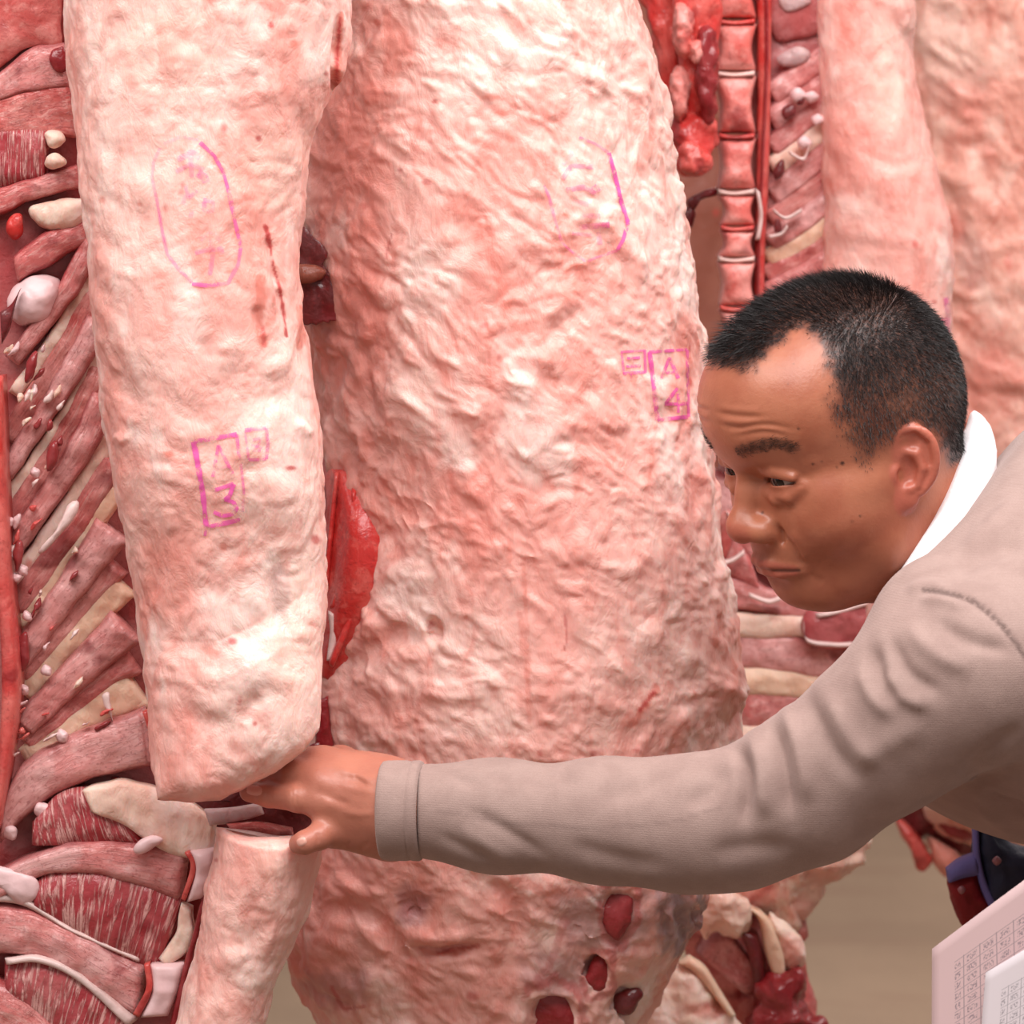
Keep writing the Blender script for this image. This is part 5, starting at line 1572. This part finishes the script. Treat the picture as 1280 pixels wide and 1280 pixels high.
# lie of the hair: forward over the top, down at the sides and back
ph = cl[pick]
top = sstep(el[pick], 35, 70)
fw = np.stack([0.7 * np.ones(NH), np.zeros(NH), np.zeros(NH)], -1)
dn = np.stack([0.25 * np.ones(NH), np.zeros(NH), -np.ones(NH)], -1)
flow = (fw * top[:, None] + dn * (1 - top)[:, None]) @ HR
flow -= nr_ * (flow * nr_).sum(1, keepdims=True)
flow /= np.linalg.norm(flow, axis=1, keepdims=True) + 1e-9
lift = np.where(top > 0.5, 0.85, 0.55)[:, None]
dirs = flow + nr_ * lift + RNG.normal(0, 0.22, (NH, 3))
dirs /= np.linalg.norm(dirs, axis=1, keepdims=True)
hl = (0.0055 + 0.0075 * sstep(el[pick], 10, 60)) * RNG.uniform(0.6, 1.15, NH) * np.clip(0.5 + cd[pick] / 12, 0.5, 1)
fore = (az[pick] < 26) & (cd[pick] < 16)
hl = np.where(fore, hl * 1.45, hl)
hair = strands('hair', root, nr_, dirs, hl, np.full(NH, 0.00016))
hair['label'] = 'short cropped black hair, receding at the temples'
bi = np.flatnonzero(dist_poly(cla, catmull(bq, 30)) < 5.0)
NB = 800
pk = RNG.choice(bi, NB)
fl_ = (np.stack([-0.5 * np.ones(NB), np.sign(cl[pk][:, 1]), 0.25 * np.ones(NB)], -1)) @ HR
fl_ -= fn[pk] * (fl_ * fn[pk]).sum(1, keepdims=True)
fl_ /= np.linalg.norm(fl_, axis=1, keepdims=True)
dr = fl_ + 0.15 * fn[pk] + RNG.normal(0, 0.15, (NB, 3))
dr /= np.linalg.norm(dr, axis=1, keepdims=True)
strands('eyebrow', cen[pk], fn[pk], dr, RNG.uniform(0.004, 0.007, NB), np.full(NB, 0.00013))

# ------------------------------------------------------------------ sweater
def cloth_sdf(P):
    sh = wp(1225, 840, -0.165)
    el_ = wp(925, 1025, -0.125)
    d = chain(P, [wp(516, 1013, -0.082), wp(620, 1020, -0.090), wp(760, 1026, -0.104), wp(860, 1030, -0.116), el_], [0.0315, 0.0345, 0.0385, 0.0420, 0.0425], 0.02)
    up = chain(P, [el_, wp(1010, 985, -0.135), wp(1106, 914, -0.150), wp(1176, 860, -0.160), sh], [0.0425, 0.047, 0.050, 0.056, 0.062], 0.02)
    d = smin(d, up, 0.018)
    # shoulder girdle and trunk, bent forward from the hips
    t0, t1 = wp(1290, 800, -0.02), np.array([0.88, 0.12, 1.03])
    tr = ell(P, wp(1400, 795, 0.02), (0.22, 0.20, 0.135))
    tr = smin(tr, cap(P, wp(1330, 800, -0.09), wp(1320, 740, 0.17), 0.085, 0.085), 0.06)
    tr = smin(tr, cap(P, wp(1330, 790, 0.03), t1, 0.135, 0.15), 0.06)
    nn = np.array([-0.80, 0.12, 0.58]); nn /= np.linalg.norm(nn)
    tr = smax(tr, (P - wp(1244, 592, -0.03)) @ nn, 0.012)                                       # neckline
    tr = smin(tr, cap(P, wp(1168, 766, -0.125), wp(1290, 765, -0.10), 0.034, 0.068), 0.03)     # front of the shoulder
    d = smin(d, tr, 0.035)
    # his right arm, bent down to the papers
    r0, r1, r2 = wp(1340, 760, 0.19), wp(1470, 1060, 0.08), wp(1490, 1290, -0.055)
    d = smin(d, chain(P, [r0, r1, r2], [0.066, 0.050, 0.036], 0.02), 0.03)
    # neck opening
    d = smax(d, wp(522, 1013, -0.08)[0] - P[:, 0], 0.003)
    return d
CV, CQ = surface(cloth_sdf, (-0.085, -0.285, 0.82), (1.06, 0.33, 1.38), 0.0030)
CV = relax(CV, CQ, 3, 0.5)
cm = mesh_data('sweater', CV, CQ)
folds = [([(1088, 800), (1100, 850), (1130, 880)], 10, 0.006), ([(1075, 830), (1090, 870), (1120, 900)], 10, -0.004), ([(1105, 835), (1125, 868), (1165, 885)], 9, -0.005),
         ([(1110, 790), (1135, 840), (1180, 870)], 9, 0.005), ([(1130, 775), (1165, 815), (1220, 840)], 12, -0.004), ([(1160, 770), (1210, 800), (1270, 815)], 10, 0.004),
         ([(962, 895), (975, 950), (990, 1030)], 10, 0.008), ([(980, 880), (1000, 940), (1012, 1010)], 11, -0.006), ([(1005, 860), (1035, 930), (1080, 985)], 11, 0.005), ([(1030, 860), (1062, 920), (1100, 960)], 12, -0.004), ([(880, 1070), (930, 1060), (1000, 1060)], 14, 0.003), ([(700, 1050), (760, 1070), (840, 1085)], 12, 0.0025), ([(850, 960), (800, 985), (740, 1000)], 14, 0.002),
         ([(912, 925), (932, 965), (928, 1040)], 9, 0.007), ([(938, 915), (952, 960), (956, 1030)], 10, -0.006), ([(905, 950), (890, 985), (850, 1010)], 12, 0.003),
         ([(580, 1010), (620, 1030), (690, 1075)], 8, 0.0028), ([(570, 1030), (600, 1050), (650, 1082)], 9, -0.0022), ([(545, 1040), (580, 1060), (620, 1080)], 7, 0.002),
         ([(560, 960), (575, 975), (600, 980)], 7, 0.0016), ([(620, 960), (628, 985)], 8, 0.0014), ([(660, 958), (672, 990)], 9, 0.0012), ([(700, 960), (712, 985)], 10, 0.001),
         ([(1205, 985), (1245, 970), (1285, 955)], 7, 0.004), ([(1195, 975), (1230, 945), (1280, 905)], 10, 0.004), ([(1215, 1000), (1250, 1030), (1285, 1050)], 8, -0.003), ([(1225, 990), (1262, 1005), (1290, 1010)], 7, 0.004),
         ([(1190, 720), (1240, 690), (1285, 680)], 12, 0.004), ([(1200, 700), (1250, 650), (1285, 620)], 14, -0.004), ([(1130, 740), (1160, 732), (1190, 742)], 8, -0.003),
         ([(1150, 742), (1180, 742), (1215, 752), (1250, 780), (1280, 820)], 4, 0.0022), ([(1145, 750), (1180, 752), (1210, 762)], 6, -0.003), ([(1060, 960), (1110, 930), (1160, 900)], 16, -0.003)]
press(cm, folds)
seam = catmull([(1155, 738), (1180, 741), (1215, 752), (1248, 778), (1275, 812), (1300, 850)], 30)
fs = catmull([(545, 1012), (640, 1030), (720, 1034), (820, 1030), (900, 1010)], 30)
pc = proj(coords(cm))
fc_ = ((coords(cm) - CAM) * vnormals(cm)).sum(1) < 0
cp = np.zeros((len(CV), 4))
cp[:, 2] = np.where(fc_, np.maximum(0.8 * sstep(dist_poly(pc, seam), 4.5, 1.5), 0.22 * sstep(dist_poly(pc, fs), 3.5, 1.0)), 0)
set_paint(cm, cp)
sweater = link('sweater', cm, M['knit'], man)
# cuff: a knitted band with a stitched edge
def tube(name, pts, rad, mat, parent, seg=48, close=True):
    pts = np.array(pts, float)
    V_, F_ = [], []
    tan = np.gradient(pts, axis=0)
    tan /= np.linalg.norm(tan, axis=1, keepdims=True)
    for p, t, r_ in zip(pts, tan, rad):
        a = np.cross(t, (0, 1, 0)); a /= np.linalg.norm(a); b = np.cross(t, a)
        for i in range(seg):
            q = 2 * math.pi * i / seg
            V_.append(p + r_ * (a * math.cos(q) + b * math.sin(q)))
    n = len(pts)
    for k in range(n - 1):
        for i in range(seg):
            j = (i + 1) % seg
            F_.append((k * seg + i, k * seg + j, (k + 1) * seg + j, (k + 1) * seg + i))
    me = mesh_data(name, np.array(V_), F_)
    if close:
        bm = bmesh.new(); bm.from_mesh(me)
        bmesh.ops.holes_fill(bm, edges=[e for e in bm.edges if len(e.link_faces) == 1])
        bmesh.ops.recalc_face_normals(bm, faces=bm.faces)
        bm.to_mesh(me); bm.free()
        me.polygons.foreach_set('use_smooth', np.ones(len(me.polygons), dtype=bool))
    set_paint(me, np.zeros((len(me.vertices), 4)))
    return link(name, me, mat, parent)
ca, cb = wp(478, 1013, -0.0795), wp(528, 1013.5, -0.083)
prof = [(0.02, .0285), (0.0, .0318), (0.04, .0332), (0.16, .0338), (0.40, .0338), (0.60, .0338), (0.70, .0334), (0.73, .0328), (0.76, .0336), (0.84, .0338), (0.93, .0338), (0.98, .0330), (1.02, .031)]
tube('cuff', [ca + (cb - ca) * u for u, _ in prof], [r_ for _, r_ in prof], M['knit'], sweater, close=False)

# white towel round the neck
inn = [(1208, 532, 0.09), (1202, 548, 0.05), (1192, 590, 0.0), (1174, 635, -0.030), (1152, 674, -0.048), (1122, 722, -0.056)]
out = [(1214, 530, 0.095), (1238, 566, 0.055), (1245, 592, 0.005), (1220, 648, -0.030), (1192, 694, -0.048), (1160, 740, -0.056)]
strip('neck_towel', inn, out, 0, M['towel'], man, bulge=0.014, thick=0.022, nu=60, nv=16, n=2.4, end=10, rough=0.0015, rs=45)

# trunk below the frame's edge: trousers and boots, standing on the floor
def leg_sdf(P):
    d = cap(P, (0.88, 0.02, 0.98), (0.88, 0.22, 0.98), 0.135, 0.135)
    for y in (0.02, 0.24):
        d = smin(d, chain(P, [(0.90, y, 0.92), (0.86, y - 0.005, 0.50), (0.93, y, 0.12)], [0.105, 0.075, 0.060], 0.03), 0.05)
    return d
TV, TQ = surface(leg_sdf, (0.68, -0.17, 0.05), (1.08, 0.42, 1.14), 0.010)
trousers = link('trousers', mesh_data('trousers', relax(TV, TQ, 2), TQ), M['trouser'], man)
def boot_sdf(P, y):
    d = chain(P, [(0.93, y, 0.22), (0.93, y, 0.07)], [0.066, 0.056], 0.02)
    d = smin(d, chain(P, [(0.94, y, 0.05), (0.82, y, 0.042), (0.76, y, 0.036)], [0.050, 0.048, 0.038], 0.02), 0.03)
    return smax(d, -(P[:, 2] - 0.0), 0.004)
for y in (0.02, 0.24):
    BV, BQ = surface(lambda P: boot_sdf(P, y), (0.68, y - 0.09, -0.02), (1.03, y + 0.09, 0.31), 0.008)
    link('boot', mesh_data('boot', relax(BV, BQ, 1), BQ), M['boot'], man)
# his right hand holding the papers, beyond the frame
def rhand_sdf(P):
    b = wp(1480, 1290, -0.06)
    k = b + np.array([-0.075, -0.03, -0.035])
    d = cap(P, b, k, 0.026, 0.027)
    for i in range(4):
        o = np.array([0.006 * i, 0.012, -0.017 * i + 0.024])
        d = smin(d, chain(P, [k + o, k + o + (-0.035 + 0.003 * i, -0.006, -0.006), k + o + (-0.040, -0.032, -0.006), k + o + (-0.018, -0.045, -0.004)], [0.011, 0.0095, 0.0085, 0.0075], 0.003), 0.006)
    d = smin(d, chain(P, [b + (-0.03, -0.02, 0.01), k + (0.005, -0.040, 0.03), k + (-0.028, -0.052, 0.022)], [0.015, 0.0115, 0.009], 0.006), 0.010)
    return d
c1 = wp(1440, 1330, -0.095)
RV, RQ = surface(rhand_sdf, c1 - 0.11, c1 + 0.11, 0.002)
rme = mesh_data('holding_hand', relax(RV, RQ, 2), RQ)
set_paint(rme, np.zeros((len(RV), 4)))
link('holding_hand', rme, M['skin'], man)

# ------------------------------------------------------------------ papers and pouch
def sheet(name, label, corners, bow, zoff, grp, mat):
    c = [W(*p) for p in corners]          # top left, top right, bottom right, bottom left
    nu, nv = 24, 30
    V_, U_ = [], []
    nrm = np.cross(c[1] - c[0], c[3] - c[0]); nrm /= np.linalg.norm(nrm)
    if nrm @ (CAM - c[0]) < 0:
        nrm = -nrm
    for side in (0, 1):
        for i in range(nv):
            for j in range(nu):
                u, v = j / (nu - 1), i / (nv - 1)
                p = c[0] * (1 - u) * (1 - v) + c[1] * u * (1 - v) + c[2] * u * v + c[3] * (1 - u) * v
                V_.append(p + nrm * (bow * math.sin(math.pi * u) + 0.5 * bow * math.sin(2.2 * u + v) + zoff - side * 0.0006))
                U_.append((u, 1 - v))
    o = nu * nv
    F_ = []
    for i in range(nv - 1):
        for j in range(nu - 1):
            q = (i * nu + j, i * nu + j + 1, (i + 1) * nu + j + 1, (i + 1) * nu + j)
            F_.append(q); F_.append(tuple(o + k for k in q[::-1]))
    rim = [j for j in range(nu)] + [i * nu + nu - 1 for i in range(1, nv)] + [(nv - 1) * nu + j for j in range(nu - 2, -1, -1)] + [i * nu for i in range(nv - 2, 0, -1)]
    for a, b in zip(rim, rim[1:] + rim[:1]):
        F_.append((a, o + a, o + b, b))
    me = mesh_data(name, np.array(V_), F_)
    uv = me.uv_layers.new(name='UVMap')
    li = np.empty(len(me.loops), dtype=np.int32); me.loops.foreach_get('vertex_index', li)
    uv.data.foreach_set('uv', np.array(U_)[li].astype(np.float32).ravel())
    fix_out(me)
    me.polygons.foreach_set('use_smooth', np.ones(len(me.polygons), dtype=bool))
    ob = link(name, me, mat)
    tag(ob, label, 'paper', grp)
    return ob
FORMS = 'printed forms held at the lower right'
sheet('printed_form', 'pink-tinted printed form with table lines, the larger rear sheet with a bare margin', [(1165, 1186, -0.17), (1440, 985, -0.225), (1470, 1500, -0.20), (1166, 1600, -0.18)], 0.010, 0.0, FORMS, M['paper'])
sheet('printed_form', 'whiter printed form lying on top of the pink-tinted one, at the frame corner', [(1232, 1216, -0.205), (1440, 1085, -0.236), (1472, 1500, -0.218), (1204, 1600, -0.205)], 0.010, 0.0, FORMS, M['paper_white'])

pouch = thing('pouch', 'navy cloth pouch with red side pocket below the sweater', 'pouch', tuple(W(1235, 1150, 0.25)))
YP = 0.25
pillow('pouch_body', [(1216, 1024), (1232, 1016), (1262, 1050), (1300, 1070), (1310, 1120), (1260, 1150), (1232, 1130), (1220, 1090), (1214, 1050)], YP, M['navy'], pouch, 0.03, 0.04, rough=0.003)
strip('trim_band', [(1216, 1030), (1218, 1075), (1226, 1110), (1240, 1142)], [(1223, 1030), (1226, 1072), (1234, 1104), (1250, 1136)], YP - 0.022, M['lilac'], pouch, 0.004, 0.008, nu=30, nv=8)
pillow('side_pocket', [(1185, 1096), (1204, 1086), (1222, 1082), (1232, 1118), (1240, 1140), (1214, 1160), (1198, 1148), (1188, 1120)], YP - 0.006, M['redcloth'], pouch, 0.02, 0.03, rough=0.002)
strip('pocket_rim', [(1184, 1088), (1200, 1076), (1220, 1068)], [(1186, 1104), (1204, 1098), (1224, 1094)], YP - 0.020, M['lilac'], pouch, 0.008, 0.012, nu=24, nv=10)
pillow('stud', [(1197, 1112), (1202, 1107), (1207, 1112), (1202, 1118)], YP - 0.030, M['stud'], pouch, 0.003, 0.003, N=20, R=5, rough=0)
pillow('stud', [(1240, 1076), (1246, 1070), (1252, 1076), (1246, 1082)], YP - 0.034, M['stud'], pouch, 0.003, 0.003, N=20, R=5, rough=0)
